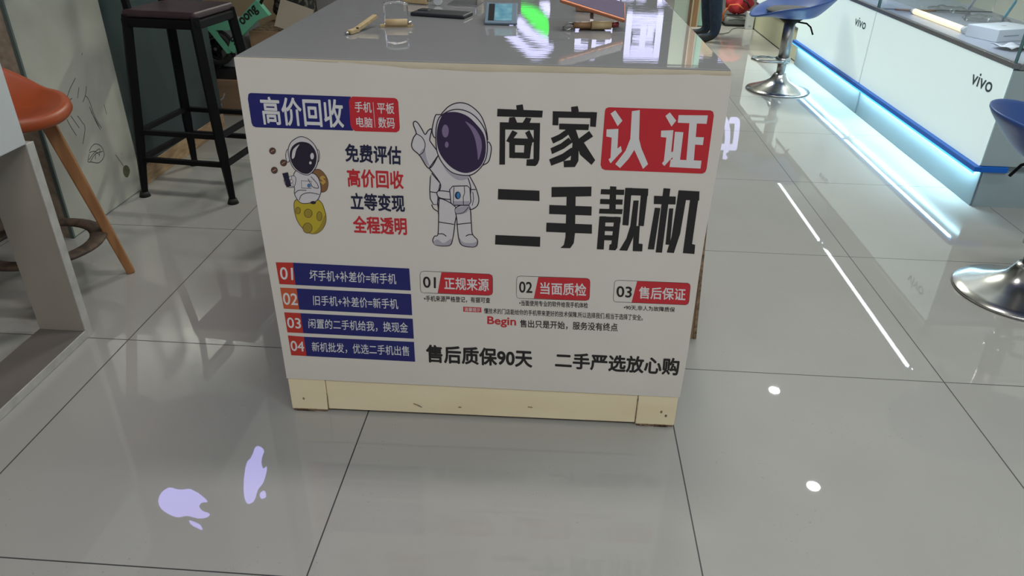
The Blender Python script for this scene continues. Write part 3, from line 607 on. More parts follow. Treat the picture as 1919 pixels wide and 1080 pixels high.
  ('t','white','正规来源',0.018,((413.7,419.9),(518.6,419.7),(519.4,385.5),(413.8,386))),
  ('t','black','•手机来源严格登记，有据可查',0.012,((364.2,367.5),(522.2,368.9),(522.3,353.2),(364.2,350.9))),
 ],
 'badge1': [
  ('p','red',((633.9,428.7),(746.9,430.4),(752.3,427.5),(754.2,420.1),(755.6,379.9),(753.9,373.7),(748.4,371),(625.3,371.1))),
  ('l','black',0.9,((583.5,420.5),(585.8,427.4),(592,429.6),(746.9,430.4),(752.3,427.5),(754.2,420.1),(755.6,379.9),(753.9,373.7),(748.4,371),(590.6,369.5),(585.5,372.2),(583.9,380.3),(583.5,420.5))),
  ('t','black','02',0.016,((589.5,415.6),(620.4,415),(621.3,385.2),(590.2,385.4))),
  ('t','white','当面质检',0.018,((638.6,416.2),(745.4,416.5),(748.4,382.4),(639.7,383.6))),
  ('t','black','•当面使用专业的软件给我手机体检',0.012,((590.6,365.4),(753,365.5),(754.1,350.3),(591.7,349.8))),
 ],
 'badge2': [
  ('p','red',((862.4,428.4),(978.6,428),(983.4,425),(985.4,418.4),(987.5,379.5),(986.3,372.9),(981.1,369.8),(854.9,370.1))),
  ('l','black',0.9,((810.4,420.6),(812.7,426.6),(818.8,428.5),(978.6,428),(983.4,425),(985.4,418.4),(987.5,379.5),(986.3,372.9),(981.1,369.8),(817.9,370.5),(813.1,373.1),(811.4,380.4),(810.4,420.6))),
  ('t','black','03',0.016,((815.9,413.6),(852.5,412.5),(853.6,383.1),(818.5,384))),
  ('t','white','售后保证',0.018,((867.9,414.3),(976,414),(978.9,381.1),(870.2,381.9))),
  ('t','black','•90天,非人为故障质保',0.012,((837.2,363.2),(957.6,361.8),(958.6,348.2),(839.2,349.7))),
 ],
 'tip_lines': [
  ('p','red',((457.6,340.7),(500.8,340.2),(501.1,326.8),(457.4,326.9))),
  ('t','white','温馨提示',0.006,((460.4,338.7),(498.6,338.4),(498.6,328.4),(460.3,328.7))),
  ('t','black','懂技术的门店能给你的手机带来更好的技术保障.所以选择我们.相当于选择了安全。',0.01,((507.2,339.6),(884.5,338.5),(886.3,321.9),(507.2,324.1))),
  ('t','red','Begin',0.02,((515.2,316.9),(584.5,316.8),(585.1,286.2),(515.2,288))),
  ('t','black','售出只是开始，服务没有终点',0.014,((593.7,310.9),(827.7,311.5),(829.7,287.8),(594.5,288.8))),
 ],
 'warranty_lines': [
  ('t','black','售后质保90天',0.03,((362.8,228.1),(627,224.9),(627.9,170.9),(362.5,174.1))),
 ],
 'warranty_lines2': [
  ('t','black','二手严选放心购',0.03,((682.5,222),(987.7,218.8),(990.4,166.2),(684,173.8))),
 ],
}
# ------------------------------------------------------------------ the room
struct(one('floor', (-4,-4.6,-.05), (6,12.2,0), 'floor'))
struct(one('ceiling', (-4,-4.6,HC), (6,12.2,HC+.08), 'ceiling'))
struct(one('wall_back', (-4,12.08,0), (6,12.2,HC), 'back_wall'))
struct(one('wall_right', (5.6,-4.6,0), (5.72,12.08,HC), 'side_wall'))
struct(one('wall_left', (-3.3,-4.6,0), (-3.18,12.08,HC), 'dark_wall'))

# tiled pillar by the shop front: cream tile face towards the aisle, brown stone face towards the camera
pb = MB(); pb.box((-1.25,.662,0), (-.578,1.187,1.17), 'brown_stone')
pil = struct(pb.build('wall_pillar'))
one('tile_face', (-.578,.668,.004), (-.570,1.187,1.17), 'wall_tile', pil)
one('corner_strip', (-.582,.658,0), (-.5685,.667,1.17), 'tile_edge', pil)
one('base_gap', (-.578,.668,0), (-.571,1.187,.004), 'tile_edge', pil)
SCR = [[(0.923, 0.548), (0.876, 0.52), (0.838, 0.489)],
 [(0.929, 0.512), (0.903, 0.476)],
 [(0.976, 0.505), (0.956, 0.477), (0.928, 0.455)],
 [(0.954, 0.473), (0.969, 0.45), (0.977, 0.384), (1.001, 0.331)],
 [(0.96, 0.428), (0.974, 0.369), (0.991, 0.327)],
 [(0.962, 0.408), (0.987, 0.341)],
 [(1.056, 0.412), (1.057, 0.371)],
 [(0.809, 0.422), (0.821, 0.386), (0.838, 0.35)],
 [(0.837, 0.428), (0.853, 0.395), (0.866, 0.372)],
 [(0.875, 0.417), (0.89, 0.389), (0.899, 0.362), (0.86, 0.31)],
 [(0.816, 0.518), (0.815, 0.504)],
 [(0.838, 0.482), (0.871, 0.484)],
 [(0.886, 0.272), (0.909, 0.284), (0.939, 0.285), (0.969, 0.262), (0.97, 0.225), (0.927, 0.211), (0.883, 0.229), (0.862, 0.239), (0.882, 0.263)],
 [(0.868, 0.242), (0.914, 0.257), (0.954, 0.259), (0.938, 0.234)],
 [(0.877, 0.234), (0.919, 0.25), (0.969, 0.244)],
 [(0.919, 0.25), (0.91, 0.231)],
 [(0.884, 0.267), (0.916, 0.262), (0.941, 0.24)],
 [(1.003, 0.626), (0.998, 0.617)],
 [(1.046,.204),(1.081,.142)]]
sp_ = Print(lambda a, b, d: Vector((-.5698+d, a, b)))
for s in SCR: sp_.stroke(catmull(s, False), .0028, 'pen')
sp_.tri(catmull([(1.079,.139),(1.106,.136),(1.118,.11),(1.095,.089),(1.076,.094),(1.067,.116)], True), 'moss')
sp_.build('marker_scribbles', pil)

# glass shop front beyond the pillar, standing on a chipboard base
gw = MB(); gw.box((-.592,1.19,.085), (-.578,2.1,3.64), 'glass_dark'); win = struct(gw.build('window_1'))
struct(one('trim_1', (-.61,1.19,0), (-.575,2.1,.085), 'osb', bevel=.002))

# back of the shop: a door with a wooden frame
dr = MB(); dr.box((2.505,5.88,0), (2.53,5.95,2.2), 'dark_wood'); dr.box((2.53,5.885,0), (2.545,5.945,2.2), 'cream_panel'); dr.box((2.545,5.88,0), (2.592,5.95,2.2), 'wood'); dr.box((2.592,5.885,0), (2.606,5.945,2.2), 'cream_panel')
dr.box((2.36,5.90,0), (2.505,5.93,2.2), 'grey_green'); door = struct(dr.build('door_1'))
one('door_panel', (2.606,5.90,.01), (2.672,5.93,2.2), 'mint_pale', door)
struct(one('wall_partition', (2.73,6.42,0), (2.90,6.5,2.2), 'tan_card'))

# ------------------------------------------------------------------ ceiling lamps
dl = None
for i, (x, y) in enumerate(DOWNLIGHTS):
    lab = ['round ceiling downlight nearest the camera, over the near end of the white counter','round ceiling downlight over the middle of the white counter','round ceiling downlight over the far end of the white counter'][i]
    if dl is None:
        dl = thing('ceiling_downlight', lab, 'ceiling light', (x,y,HC-.03), 0, 'round ceiling downlights')
        b = MB(); b.lathe([(.054,.03),(.075,.03),(.075,.0),(.054,.0),(.054,.03)], 'fixture'); b.build('rim', dl)
        b = MB(); b.cyl((0,0,.004), (0,0,.02), .052, 'lamp_lens', seg=32); b.build('lens', dl)
    else: copy_tree(dl, (x,y,HC-.03), 0, lab)
cp = None  # fixtures for the unseen panels, most of them added to light the desk
for i, (x, y, k) in enumerate(PANELS):
    lab = ['added ceiling light panel on the left behind the camera','added ceiling light panel straight behind the camera','added ceiling light panel farthest right behind the camera','added ceiling light panel over the aisle right of the camera','flat ceiling light panel over the far end of the aisle beyond the desk','added ceiling light panel right above the white sales desk','added ceiling light panel above the aisle beside the sales desk'][i]
    if cp is None:
        cp = thing('unseen_panel_light', lab, 'ceiling light', (x,y,HC-.04), 0, 'flat ceiling light panels')
        b = MB(); b.box((-.6,-.16,.01), (.6,.16,.04), 'fixture', .004); b.build('frame', cp)
        b = MB(); b.box((-.58,-.14,0), (.58,.14,.01), 'panel_lens'); b.build('lens', cp)
    else: copy_tree(cp, (x,y,HC-.04), 0, lab)

# ------------------------------------------------------------------ lit signs
sg = thing('operator_sign', 'long back wall sign with lit white Chinese lettering and a green emblem', 'sign', (0,12.08,0))
one('sign_board', (-.2,-.045,2.0), (5.4,0,3.6), 'dark_wall', sg)
pt = lambda a, b, d: Vector((1.2575+(a-1.2575)*1.6655, -.046-d, .589+(b-.589)*1.6655))
CH = [('中',1.42,1.82),('国',1.96,2.35),('移',2.47,2.86),('动',2.97,3.36)]
for ch, x0, x1 in CH:
    p = Print(pt); p.text(ch, .035, ((x0,2.29),(x1,2.29),(x1,1.78),(x0,1.78)), 'sign_white'); p.build('sign_character', sg)
p = Print(pt); p.text('China Mobile', .03, ((1.45,1.72),(3.1,1.72),(3.1,1.58),(1.45,1.58)), 'sign_white'); p.build('sign_lettering', sg)
EMB_W = [[(0.241, 2.905), (0.254, 3.054), (0.368, 3.169), (0.55, 3.304), (0.757, 3.44), (0.982, 3.405), (1.165, 3.231), (1.064, 3.213), (1.032, 3.251), (0.841, 3.263), (0.66, 3.182), (0.523, 3.067), (0.42, 2.964), (0.39, 2.89)],
 [(0.483, 2.772), (0.537, 2.729), (0.673, 2.851), (0.832, 2.973), (1.035, 3.053), (1.048, 3.22), (0.884, 3.207), (0.703, 3.116), (0.543, 2.986), (0.452, 2.867)],
 [(0.859, 2.492), (1.043, 2.467), (1.053, 2.704), (0.986, 2.664), (0.917, 2.583)]]
EMB_G = [[(0.554, 2.531), (0.73, 2.547), (0.908, 2.635), (1.034, 2.767), (1.045, 3.031), (0.899, 2.988), (0.762, 2.869), (0.625, 2.726), (0.546, 2.645)]]
p = Print(lambda a, b, d: Vector((a, -.046-d, b)))
for q in EMB_W: p.tri(catmull(q, True, 4), 'sign_white')
for q in EMB_G: p.tri(catmull(q, True, 4), 'sign_green')
p.build('sign_emblem', sg)

# lit box sign on top of the pillar, a bitten-fruit emblem on two of its faces
bs = thing('pillar_sign_box', 'grey box sign around the pillar head with a lit bitten-fruit emblem on two faces', 'sign', (-.2,.6,1.17))
b = MB(); b.box((-1.2,0,0), (0,.62,2.45), 'sign_box', .006); b.build('casing', bs)
FR = [(-.25,.62),(0,.55),(.22,.62),(.42,.55),(.5,.40),(.36,.30),(.32,.12),(.40,-.02),(.52,-.08),(.40,-.34),(.22,-.52),(.06,-.48),(-.06,-.48),(-.22,-.52),(-.42,-.30),(-.54,.05),(-.50,.38)]
FL = [(.02,.72),(.05,.92),(.24,1.08),(.22,.86)]
def fruit(cx, cz, w, h, put):
    p = Print(put)
    for q in (FR, FL): p.tri(catmull([(cx+a*w, cz+c*h) for a, c in q], True), 'sign_apple')
    return p
fruit(-.185,.145,.225,.165, lambda a, c, d: Vector((a, -.001-d, c))).build('lit_emblem', bs)
fruit(.345,.27,.27,.22, lambda a, c, d: Vector((.001+d, a, c))).build('lit_emblem', bs)

# ------------------------------------------------------------------ the sales desk
DA = .01698
desk = thing('sales_desk', 'white sales desk with a printed phone trade-in poster wrapped over its front', 'desk', (.6001,-.283,0), DA)
b = MB(); b.box((.012,.006,.105), (.988,1.2,.895), 'desk_white', .003); b.build('body', desk)
b = MB(); b.box((.0,.0,.895), (1.0,1.22,.9105), 'desk_top', .0025); b.build('desk_top', desk)
def wav(t): return .003*math.sin(t*19)+.0015*math.sin(t*47)
def edge_fn(u, v):
    lo = .905 - .012*max(0, min(1,(u-.12)/.25)) + (.0045 if u > .8 else 0)*min(1,(u-.8)/.2)
    return Vector((u, -.0022-.001*math.sin(v*PI), lo + (.9085-lo)*v + wav(u)*.25*(1-v)))
b = MB(); b.grid(edge_fn, 60, 4, 'beige_edge'); b.build('edge_band', desk)
kb = MB(); kb.box((.098,.0,.010), (.898,.016,.108), 'kick', .0015); kb.build('kickboard', desk)
for x0, x1 in ((.0,.0965),(.8995,1.0)):
    kb = MB(); kb.box((x0,-.0015,.006), (x1,.03,.108), 'kick', .003)
    for k in range(9):
        x = x0+.008+random.random()*(x1-x0-.03); kb.box((x,-.0022,.001), (x+.012+.012*random.random(),.02,.0065+.002*random.random()), 'brown_board')
    kb.box((x0+.004,.0,.0), (x1-.004,.03,.006), 'brown_board')
    kb.build('corner_block', desk)
one('back_plinth', (.02,1.15,0), (.98,1.18,.105), 'desk_white', desk)
for x0 in (.02,.955): one('side_plinth', (x0,.03,0), (x0+.025,1.15,.105), 'desk_white', desk)
def chip(pts, w, closed=False, name='chip'):
    p = Print(lambda a, c, d: Vector((a, -.0022-d, c)))
    if closed: p.tri(catmull(pts, True), 'brown_board')
    else: p.stroke(pts, w, 'brown_board')
    p.build(name, desk)
for q in ([(.323,.041),(.330,.0385),(.335,.036),(.345,.030)],[(.62,.047),(.632,.046)],[(.44,.036),(.448,.036)]): chip(q, .0024)
chip([(.0965,.006),(.0970,.03),(.0985,.055),(.0975,.062)], .0016, name='seam'); chip([(.899,.006),(.8985,.06),(.899,.09)], .0016, name='seam')
for c in ((.035,.042),(.962,.050),(.975,.038)): chip([(c[0]-.003,c[1]),(c[0],c[1]+.004),(c[0]+.003,c[1]),(c[0],c[1]-.005)], 0, True)
TOPE = [(0,.9075),(.13,.9070),(.23,.9040),(.37,.8965),(.5,.8935),(.62,.895),(.75,.8965),(.88,.8985),(1.0,.9035)]
def interp(T, x):
    for (a, p), (c, q) in zip(T, T[1:]):
        if x <= c: return p+(q-p)*(x-a)/(c-a)
    return T[-1][1]
def film_fn(u, v):
    x = -.002 + 1.0045*u; top = interp(TOPE, min(max(x,0),1)); bot = .1052-.006*u
    side = .0018*math.sin(v*9)*(1 if u > .98 else 0) + (.0012*math.sin(v*6+1) if u < .02 else 0)
    return Vector((x+side, -.0030 - (.0016*math.sin(u*30) if v > .97 else 0)*.3, bot+(top-bot)*v))
b = MB(); b.grid(film_fn, 70, 30, 'film'); film = b.build('poster_film', desk)
put = lambda a, c, d: Vector((a/1000, -.0034-d, c/1000))
NM = dict(header_banner='header_banner', promise_lines='promise_lettering', small_astronaut_print='small_astronaut_print', large_astronaut_print='large_astronaut_print', headline='headline_lettering', tip_lines='tip_lettering', warranty_lines='warranty_lettering', warranty_lines2='slogan_lettering')
for k, items in PRINT.items():
    n = NM.get(k) or ('price_list_row' if k.startswith('list') else 'promise_badge')
    o = Print(put).run(items).build(n, film)
    lb = {'header_banner':'blue and red banner with white lettering','small_astronaut_print':'astronaut sitting on a yellow moon with a phone','large_astronaut_print':'astronaut pointing up','headline':'large black and red headline lettering','list_row0':'blue row numbered 01','list_row1':'blue row numbered 02 with orange number block','list_row2':'blue row numbered 03','list_row3':'blue row numbered 04','badge0':'red badge numbered 01','badge1':'red badge numbered 02','badge2':'red badge numbered 03'}.get(k)
    if lb: o['label'] = lb

# thin board leaning on the right side of the desk, low wooden stool tucked behind its left side
lb = MB(); lb.box((-.10,0,0), (0,.45,.46), 'cardboard', .002); lb.box((-.008,-.003,.0), (.001,.0,.458), 'brown_board')
bd = lb.build('carton', None, (1.722,.165,.0005), (0,-.057,0)); tag(bd, 'brown cardboard carton standing upright against the right side of the white desk', 'box')
st = thing('low_stool', 'low dark wooden stool tucked behind the left edge of the white desk', 'stool', (.385,.70,0))
b = MB(); b.box((-.16,-.16,.30), (.16,.16,.325), 'dark_wood', .006); b.build('seat', st)
for sx in (-1,1):
    for sy in (-1,1):
        b = MB(); b.bar((sx*.135,sy*.135,0), (sx*.13,sy*.13,.30), .025, .025, 'dark_wood'); b.build('leg', st)

# ------------------------------------------------------------------ things on the desk
Z = .9105
# wooden arm with a drilled hole
b = MB(); b.bar((.768,-.022,Z+.0055), (.779,.012,Z+.006), .013, .010, 'pale_wood', .002); b.bar((.776,.004,Z+.006), (.803,.096,Z+.024), .012, .010, 'pale_wood', .002)
wa = b.build('wooden_bracket'); tag(wa, 'small pale wooden arm with a drilled hole lying left of the acrylic stand', 'phone stand part')
b = MB(); b.cyl((.7815,.002,Z+.0105), (.7815,.002,Z+.0125), .0035, 'black_metal', seg=12); b.build('drilled_hole', wa)
b = MB(); b.cyl((.760,-.028,Z+.004), (.768,-.020,Z+.004), .0035, 'chrome'); b.build('screw', wa)
# acrylic stand with a roller
ast = thing('acrylic_phone_stand', 'clear acrylic phone stand with a pale wooden roller left of the black phone', 'phone stand', (.852,.108,Z), .2)
def acr(u, v):
    return Vector((-.030+.06*u, -.002+.010*v*v, .004+.050*v+.006*math.sin(u*PI)*v))
b = MB(); b.grid(acr, 12, 8, 'acrylic'); o = b.build('acrylic_plate', ast)
sm = o.modifiers.new('thick','SOLIDIFY'); sm.thickness = .003
b = MB(); b.cyl((-.027,-.012,.010), (.027,-.012,.010), .009, 'pale_wood'); b.build('roller', ast)
b = MB(); b.bar((-.040,-.010,.003), (.040,-.010,.003), .012, .006, 'pale_wood', .001); b.build('base_bar', ast)
b = MB(); b.cyl((.026,-.012,.010), (.037,-.012,.010), .004, 'chrome'); b.build('axle', ast)
# black phone
b = MB(); b.box((-.0765,-.038,0), (.0765,.038,.0095), 'phone_black', .0040, seg=3); bp_ = b.build('black_phone', None, (.938,.287,Z+.0002), (0,0,-.22))
tag(bp_, 'black phone lying flat on the desk beside the acrylic stand', 'phone')
b = MB(); b.box((-.070,-.002,.0092), (-.038,.030,.0112), 'phone_black', .002); b.build('camera_bump', bp_)
# price display with blue screen
dv = thing('tilted_display', 'small tilted display with a blue screen and grey frame on the desk top', 'display', (1.072,.162,Z+.001), .05)
tl = .37
def tb(name, lo, hi, m, par, bev=0):
    b = MB(); b.box(lo, hi, m, bev, rot=(tl,0,0), piv=(0,0,0)); return b.build(name, par)
tb('frame', (-.006,0,.0), (.076,.098,.006), 'blue_frame', dv, .0015)
tb('screen', (.018,.010,.006), (.062,.090,.0066), 'screen', dv)
tb('bezel', (.002,.010,.006), (.017,.090,.0066), 'screen_dark', dv)
b = MB(); b.bar((.03,.088,.030), (.03,.088,.0), .05, .004, 'blue_frame'); b.build('prop', dv)
# copper phone shown on a stand with a roller
A_, B_ = Vector((1.254,.11,.979)), Vector((1.416,.13,.933)); ux = (B_-A_).normalized(); vy = Vector((.06,.9,.40)); vy = (vy-ux*vy.dot(ux)).normalized(); nz_ = ux.cross(vy)
mx = Matrix((( ux.x,vy.x,nz_.x,A_.x),(ux.y,vy.y,nz_.y,A_.y),(ux.z,vy.z,nz_.z,A_.z),(0,0,0,1)))
cph = thing('copper_phone', 'copper-edged phone propped up at an angle on a wooden roller stand', 'phone')
cph.matrix_world = mx
b = MB(); b.box((0,0,-.005), ((B_-A_).length,.075,.005), 'copper', .0035, seg=3); b.build('metal_body', cph)
b = MB(); b.box((.004,.004,.005), ((B_-A_).length-.004,.071,.0058), 'phone_face'); b.build('screen', cph)
rs = thing('roller_phone_stand', 'wooden roller phone stand with a wire hook holding up the copper-edged phone', 'phone stand', (1.335,.142,Z), .17)
b = MB(); b.cyl((-.048,-.012,.012), (-.006,-.012,.012), .0075, 'wood'); b.cyl((-.004,-.012,.012), (.046,-.012,.012), .010, 'pale_wood'); b.build('roller', rs)
b = MB(); b.tube(catmull_3 := [(-.046,-.012,.014),(-.060,-.012,.018),(-.073,-.013,.010),(-.075,-.020,.003),(-.066,-.026,.003),(-.052,-.022,.006)], .0018, 'steel', 8); b.build('wire_hook', rs)
b = MB(); b.cyl((.046,-.012,.012), (.064,-.010,.014), .006, 'red_knob', .0075); b.build('knob', rs)
b = MB(); b.box((-.030,-.005,0), (.035,.012,.018), 'wood', .003); b.build('base_block', rs)
b = MB(); b.bar((0,.004,.015), (.002,.020,.058), .008, .008, 'steel'); b.build('support_rod', rs)
# stands at the back of the desk
bk = thing('wooden_bar_stand', 'pale wooden bar stand with a round white knob behind the black phone', 'phone stand', (.85,.47,Z))
b = MB(); b.bar((-.055,.02,.012), (.018,.0,.010), .016, .018, 'pale_wood', .003); b.build('bar', bk)
b = MB(); b.cyl((.018,0,.012), (.052,-.006,.012), .0028, 'chrome'); b.build('rod', bk)
b = MB(); b.cyl((.050,-.014,.013), (.052,-.004,.013), .012, 'white_gloss', seg=24); b.build('knob', bk)
b = MB(); b.box((.0,.0,0), (.09,.10,.004), 'acrylic', .001); b.box((.086,.0,.004), (.09,.10,.03), 'acrylic', .001)
tr_ = b.build('acrylic_tray', None, (.925,.465,Z), (0,0,-.1)); tag(tr_, 'clear acrylic tray at the back of the desk behind the black phone', 'tray')
bk2 = thing('dark_wood_stand', 'dark wooden phone stand with a silver clip behind the copper-edged phone', 'phone stand', (1.36,.43,Z), -.15)
b = MB(); b.box((-.06,-.022,0), (.055,.022,.028), 'wood', .006); b.build('block', bk2)
b = MB(); b.box((-.02,-.026,.028), (.022,.018,.036), 'chrome', .003); b.build('clip', bk2)

# ------------------------------------------------------------------ white display table, far left
tb_ = thing('display_table', 'white topped display table on flat beige sled legs at the left edge', 'table', (-.125,0,0))
b = MB(); b.box((-.80,-1.3,.605), (0,.0,.90), 'white_gloss', .003); b.build('top_box', tb_)
for x in (-.80,-.145):
    fr = MB(); fr.box((x,.0,.0), (x+.145-.004,.026,.605), 'frame_beige', .001); up = fr.build('upright', tb_)
    e = MB(); e.box((x+.141,-.002,.0), (x+.145,.028,.605), 'frame_edge', .0008); e.build('edge_trim', up)
    fr = MB(); fr.box((x,-1.3,.006), (x+.141,-.0,.024), 'frame_grey', .001); rn = fr.build('floor_runner', tb_)
    e = MB(); e.box((x+.141,-1.3,.001), (x+.145,.0,.026), 'frame_edge', .0008); e.build('edge_trim', rn)
    fr = MB(); fr.box((x,-1.3,.026), (x+.141,-1.274,.605), 'frame_beige', .001); fr.build('upright', tb_)

# ------------------------------------------------------------------ orange stool with wooden legs
os_ = thing('orange_stool', 'orange plastic bar stool with splayed wooden legs behind the white display table', 'stool', (-.41,.29,0))
def shell(rx, ry, z, back, front, side, thick=.0):
    def fn(u, v):
        a = 2*PI*u; c, s = math.cos(a), math.sin(a)
        hgt = (back*max(0,c)**1.3 + front*max(0,-c)**1.5 + side*abs(s)**2)
        k = max(0,(v-.55)/.45); rr = v*(1+.10*k*k)
        return Vector((rx*rr*c, ry*rr*s, z + hgt*k**1.6 - .02*(1-v*v)*0 - .012*math.cos(min(1,v/.7)*PI/2)))
    return fn
b = MB(); b.grid(shell(.172,.172,.60,.15,.012,.035), 48, 14, 'orange', closed_u=True)
s_ = b.build('seat_shell', os_, (0,0,0), (0,0,PI*.93)); md = s_.modifiers.new('thick','SOLIDIFY'); md.thickness = .040; md.offset = -1; bv = s_.modifiers.new('soft','SUBSURF'); bv.levels = 1; bv.render_levels = 1
for k in range(4):
    a = math.radians(33)+k*PI/2; c, s = math.cos(a), math.sin(a)
    b = MB(); b.bar((c*.233,s*.233,.0), (c*.115,s*.115,.56), .030, .026, 'beech', .004, .046, .040); b.build('leg', os_)
pts = [(.168*math.cos(t*PI/20), .168*math.sin(t*PI/20), .165) for t in range(40)]
b = MB(); b.tube(pts, .027, 'rust', 12, True, .38); b.build('footrest_ring', os_)
b = MB(); b.box((-.09,-.09,.545), (.09,.09,.565), 'frame_beige', .004); b.build('seat_plate', os_)

# ------------------------------------------------------------------ black industrial stool
bs_ = thing('black_bar_stool', 'black metal bar stool with a dark maroon seat and back posts behind the desk', 'stool', (-.295,1.285,0), -.09)
def leg_at(sx, sy, z): k = .205 - .062*z/.73; return Vector((sx*k, sy*k, z))
for sx in (-1,1):
    for sy in (-1,1):
        b = MB(); b.bar(leg_at(sx,sy,.02), leg_at(sx,sy,.22), .024, .024, 'black_metal', .004, .036, .036); b.bar(leg_at(sx,sy,.215), leg_at(sx,sy,.745), .036, .036, 'black_metal', .003, .034, .034)
        lg = b.build('leg', bs_)
        p = leg_at(sx,sy,0); b = MB(); b.cyl((p.x,p.y,0), (p.x,p.y,.022), .024, 'black_rubber', .017); b.build('foot_cap', lg)
for z in (.165,.282):
    cs = [leg_at(-1,-1,z), leg_at(1,-1,z), leg_at(1,1,z), leg_at(-1,1,z)]
    for k in range(4):
        b = MB(); b.bar(cs[k], cs[(k+1)%4], .022, .020, 'black_metal', .002); b.build('rung', bs_)
b = MB(); b.box((-.155,-.155,.735), (.155,.155,.765), 'seat_maroon', .012, seg=3); b.build('seat', bs_)
b = MB(); b.box((-.160,-.160,.700), (.160,.160,.735), 'black_metal', .006); b.build('seat_frame', bs_)
for sy in (-1,1):
    b = MB(); b.bar((-.145,sy*.12,.74), (-.165,sy*.12,1.02), .024, .024, 'black_metal', .003); b.build('back_post', bs_)
b = MB(); b.box((-.175,-.14,.96), (-.150,.14,1.04), 'seat_maroon', .006); b.build('backrest', bs_)

# ------------------------------------------------------------------ cartons and stored things at the left back
def box_thing(name, lo, hi, m, label, cat, rz=0, bevel=.003):
    lo, hi = Vector(lo), Vector(hi); c = Vector(((lo.x+hi.x)/2,(lo.y+hi.y)/2,lo.z)); b = MB(); b.box(lo-c, hi-c, m, bevel)
    o = b.build(name, None, c, (0,0,rz)); return tag(o, label, cat)
ct = box_thing('carton', (-.92,2.34,0), (-.50,2.72,.205), 'cardboard', 'brown cardboard carton on the floor behind the black stool', 'box')
b = Print(lambda a, c, d: Vector((a,-.1905-d,c))); b.stroke(catmull([(-.005,.03),(.02,.06),(.01,.085),(.035,.10),(.05,.13)], False), .008, 'white_card'); b.stroke([(-.09,.09),(-.04,.11)], .004, 'brown_board'); b.build('tape_scrap', ct)
box_thing('black_tray', (-.91,2.36,.206), (-.51,2.70,.262), 'black_rubber', 'flat black tray lying on the brown carton under the white box', 'tray')
wbx = box_thing('white_box', (-.90,2.42,.263), (-.53,2.68,.50), 'white_card', 'dull white box on the black tray behind the green bike', 'box')
cb2 = box_thing('open_carton', (-.47,2.36,0), (-.10,2.75,.475), 'cardboard', 'open brown carton left behind the desk with a raised flap', 'box')
b = MB(); b.box((-.10,-.006,0), (.08,0,.15), 'tan_flap', rot=(-.25,.35,.25), piv=(0,0,0)); b.build('flap', cb2, (.06,-.18,.475))
b = MB(); b.box((-.18,-.16,.475), (.17,.18,.478), 'brown_board'); b.build('opening_shade_sheet', cb2)  # dark sheet on the solid carton, painting the shade of its inside
box_thing('tall_tan_carton', (-.95,2.90,0), (-.42,3.3,.85), 'tan_card', 'tall tan carton standing behind the green bike', 'box')
nb = MB(); nb.grid(lambda u, v: Vector(((.13+.02*math.sin(9*v))*(math.cos(2*PI*u))*math.sin(PI*(.08+.84*v))**.6, .10*math.sin(2*PI*u)*math.sin(PI*(.08+.84*v))**.6, .20*v+.012*math.sin(10*u*PI))), 24, 14, 'dark_net', closed_u=True)
nbo = nb.build('patterned_bag', None, (-.30,2.66,.50)); tag(nbo, 'black patterned bag lying on top of the open carton', 'bag')
box_thing('cream_board', (-.38,2.98,0), (-.235,3.02,1.1), 'cream_panel', 'narrow cream board standing behind the open carton', 'board')
box_thing('grey_cabinet', (-.225,2.84,0), (.005,3.2,1.1), 'grey_panel', 'grey cabinet standing between the cream board and mint board', 'cabinet')
mb_ = box_thing('mint_board', (.02,2.78,0), (.40,2.82,1.1), 'mint_pale', 'pale mint board with black marks standing right of the grey cabinet', 'board')
b = Print(lambda a, c, d: Vector((a,-.0205-d,c)))
for q in ([(-.10,.66),(-.05,.69),(-.04,.67)],[(-.08,.64),(-.02,.67)],[(-.03,.70),(.03,.71),(.02,.67)],[(.05,.70),(.09,.72)]): b.stroke(q, .012, 'black_rubber')
b.build('black_marks', mb_)
pbg = MB(); pbg.bar((0,0,.0), (.02,.01,.225), .11, .05, 'tan_card', .006, .05, .02); pg = pbg.build('paper_bag', None, (-.965,2.20,.0)); tag(pg, 'tan paper bag leaning by the brown carton behind the stool leg', 'bag')
# black box with white lettering
bb = MB(); bb.box((-.075,-.03,0), (.075,.03,.24), 'phone_black', .004); bbx = bb.build('black_box', None, (-.80,2.27,.0)); tag(bbx, 'upright black box with small white lettering behind the black stool', 'box')
bbx.location = (-.745,2.388,.2625); bbx.rotation_euler = (0,0,.02)
p = Print(lambda a, c, d: Vector((a,-.0305-d,c))); p.text('Seng', .02, ((-.045,.145),(.05,.145),(.05,.105),(-.045,.105)), 'white_card')
p.build('printed_icon', bbx); p = Print(lambda a, c, d: Vector((a,-.0305-d,c)))
for cx in (0,): p.tri([(cx+.014*math.cos(t*.5), .06+.014*math.sin(t*.5)) for t in range(12)], 'white_card')
p.build('printed_icon', bbx)
# mint green children's bike in front of the white box
bk_ = thing('kids_bike', "mint green children's bike with black wheel and black lettering behind the black stool", 'bike', (-.62,2.325,.2))
W0 = Vector((-.030,0,.185))
def ring_(r, rt, m, n=36): 
    b = MB(); b.tube([(W0.x+r*math.cos(2*PI*k/n), W0.y, W0.z+r*math.sin(2*PI*k/n)) for k in range(n)], rt, m, 10, True); return b
wl = ring_(.076,.017,'black_rubber').build('wheel', bk_)
ring_(.056,.005,'steel').build('rim', wl); b = MB(); b.cyl((W0.x,-.022,W0.z), (W0.x,.022,W0.z), .022, 'black_metal'); b.cyl((W0.x,-.026,W0.z), (W0.x,-.022,W0.z), .009, 'chrome')
for k in range(5): b.bar((W0.x,-.004,W0.z), (W0.x+.056*math.cos(k*2*PI/5),-.004,W0.z+.056*math.sin(k*2*PI/5)), .012, .006, 'black_metal')
b.build('hub', wl)
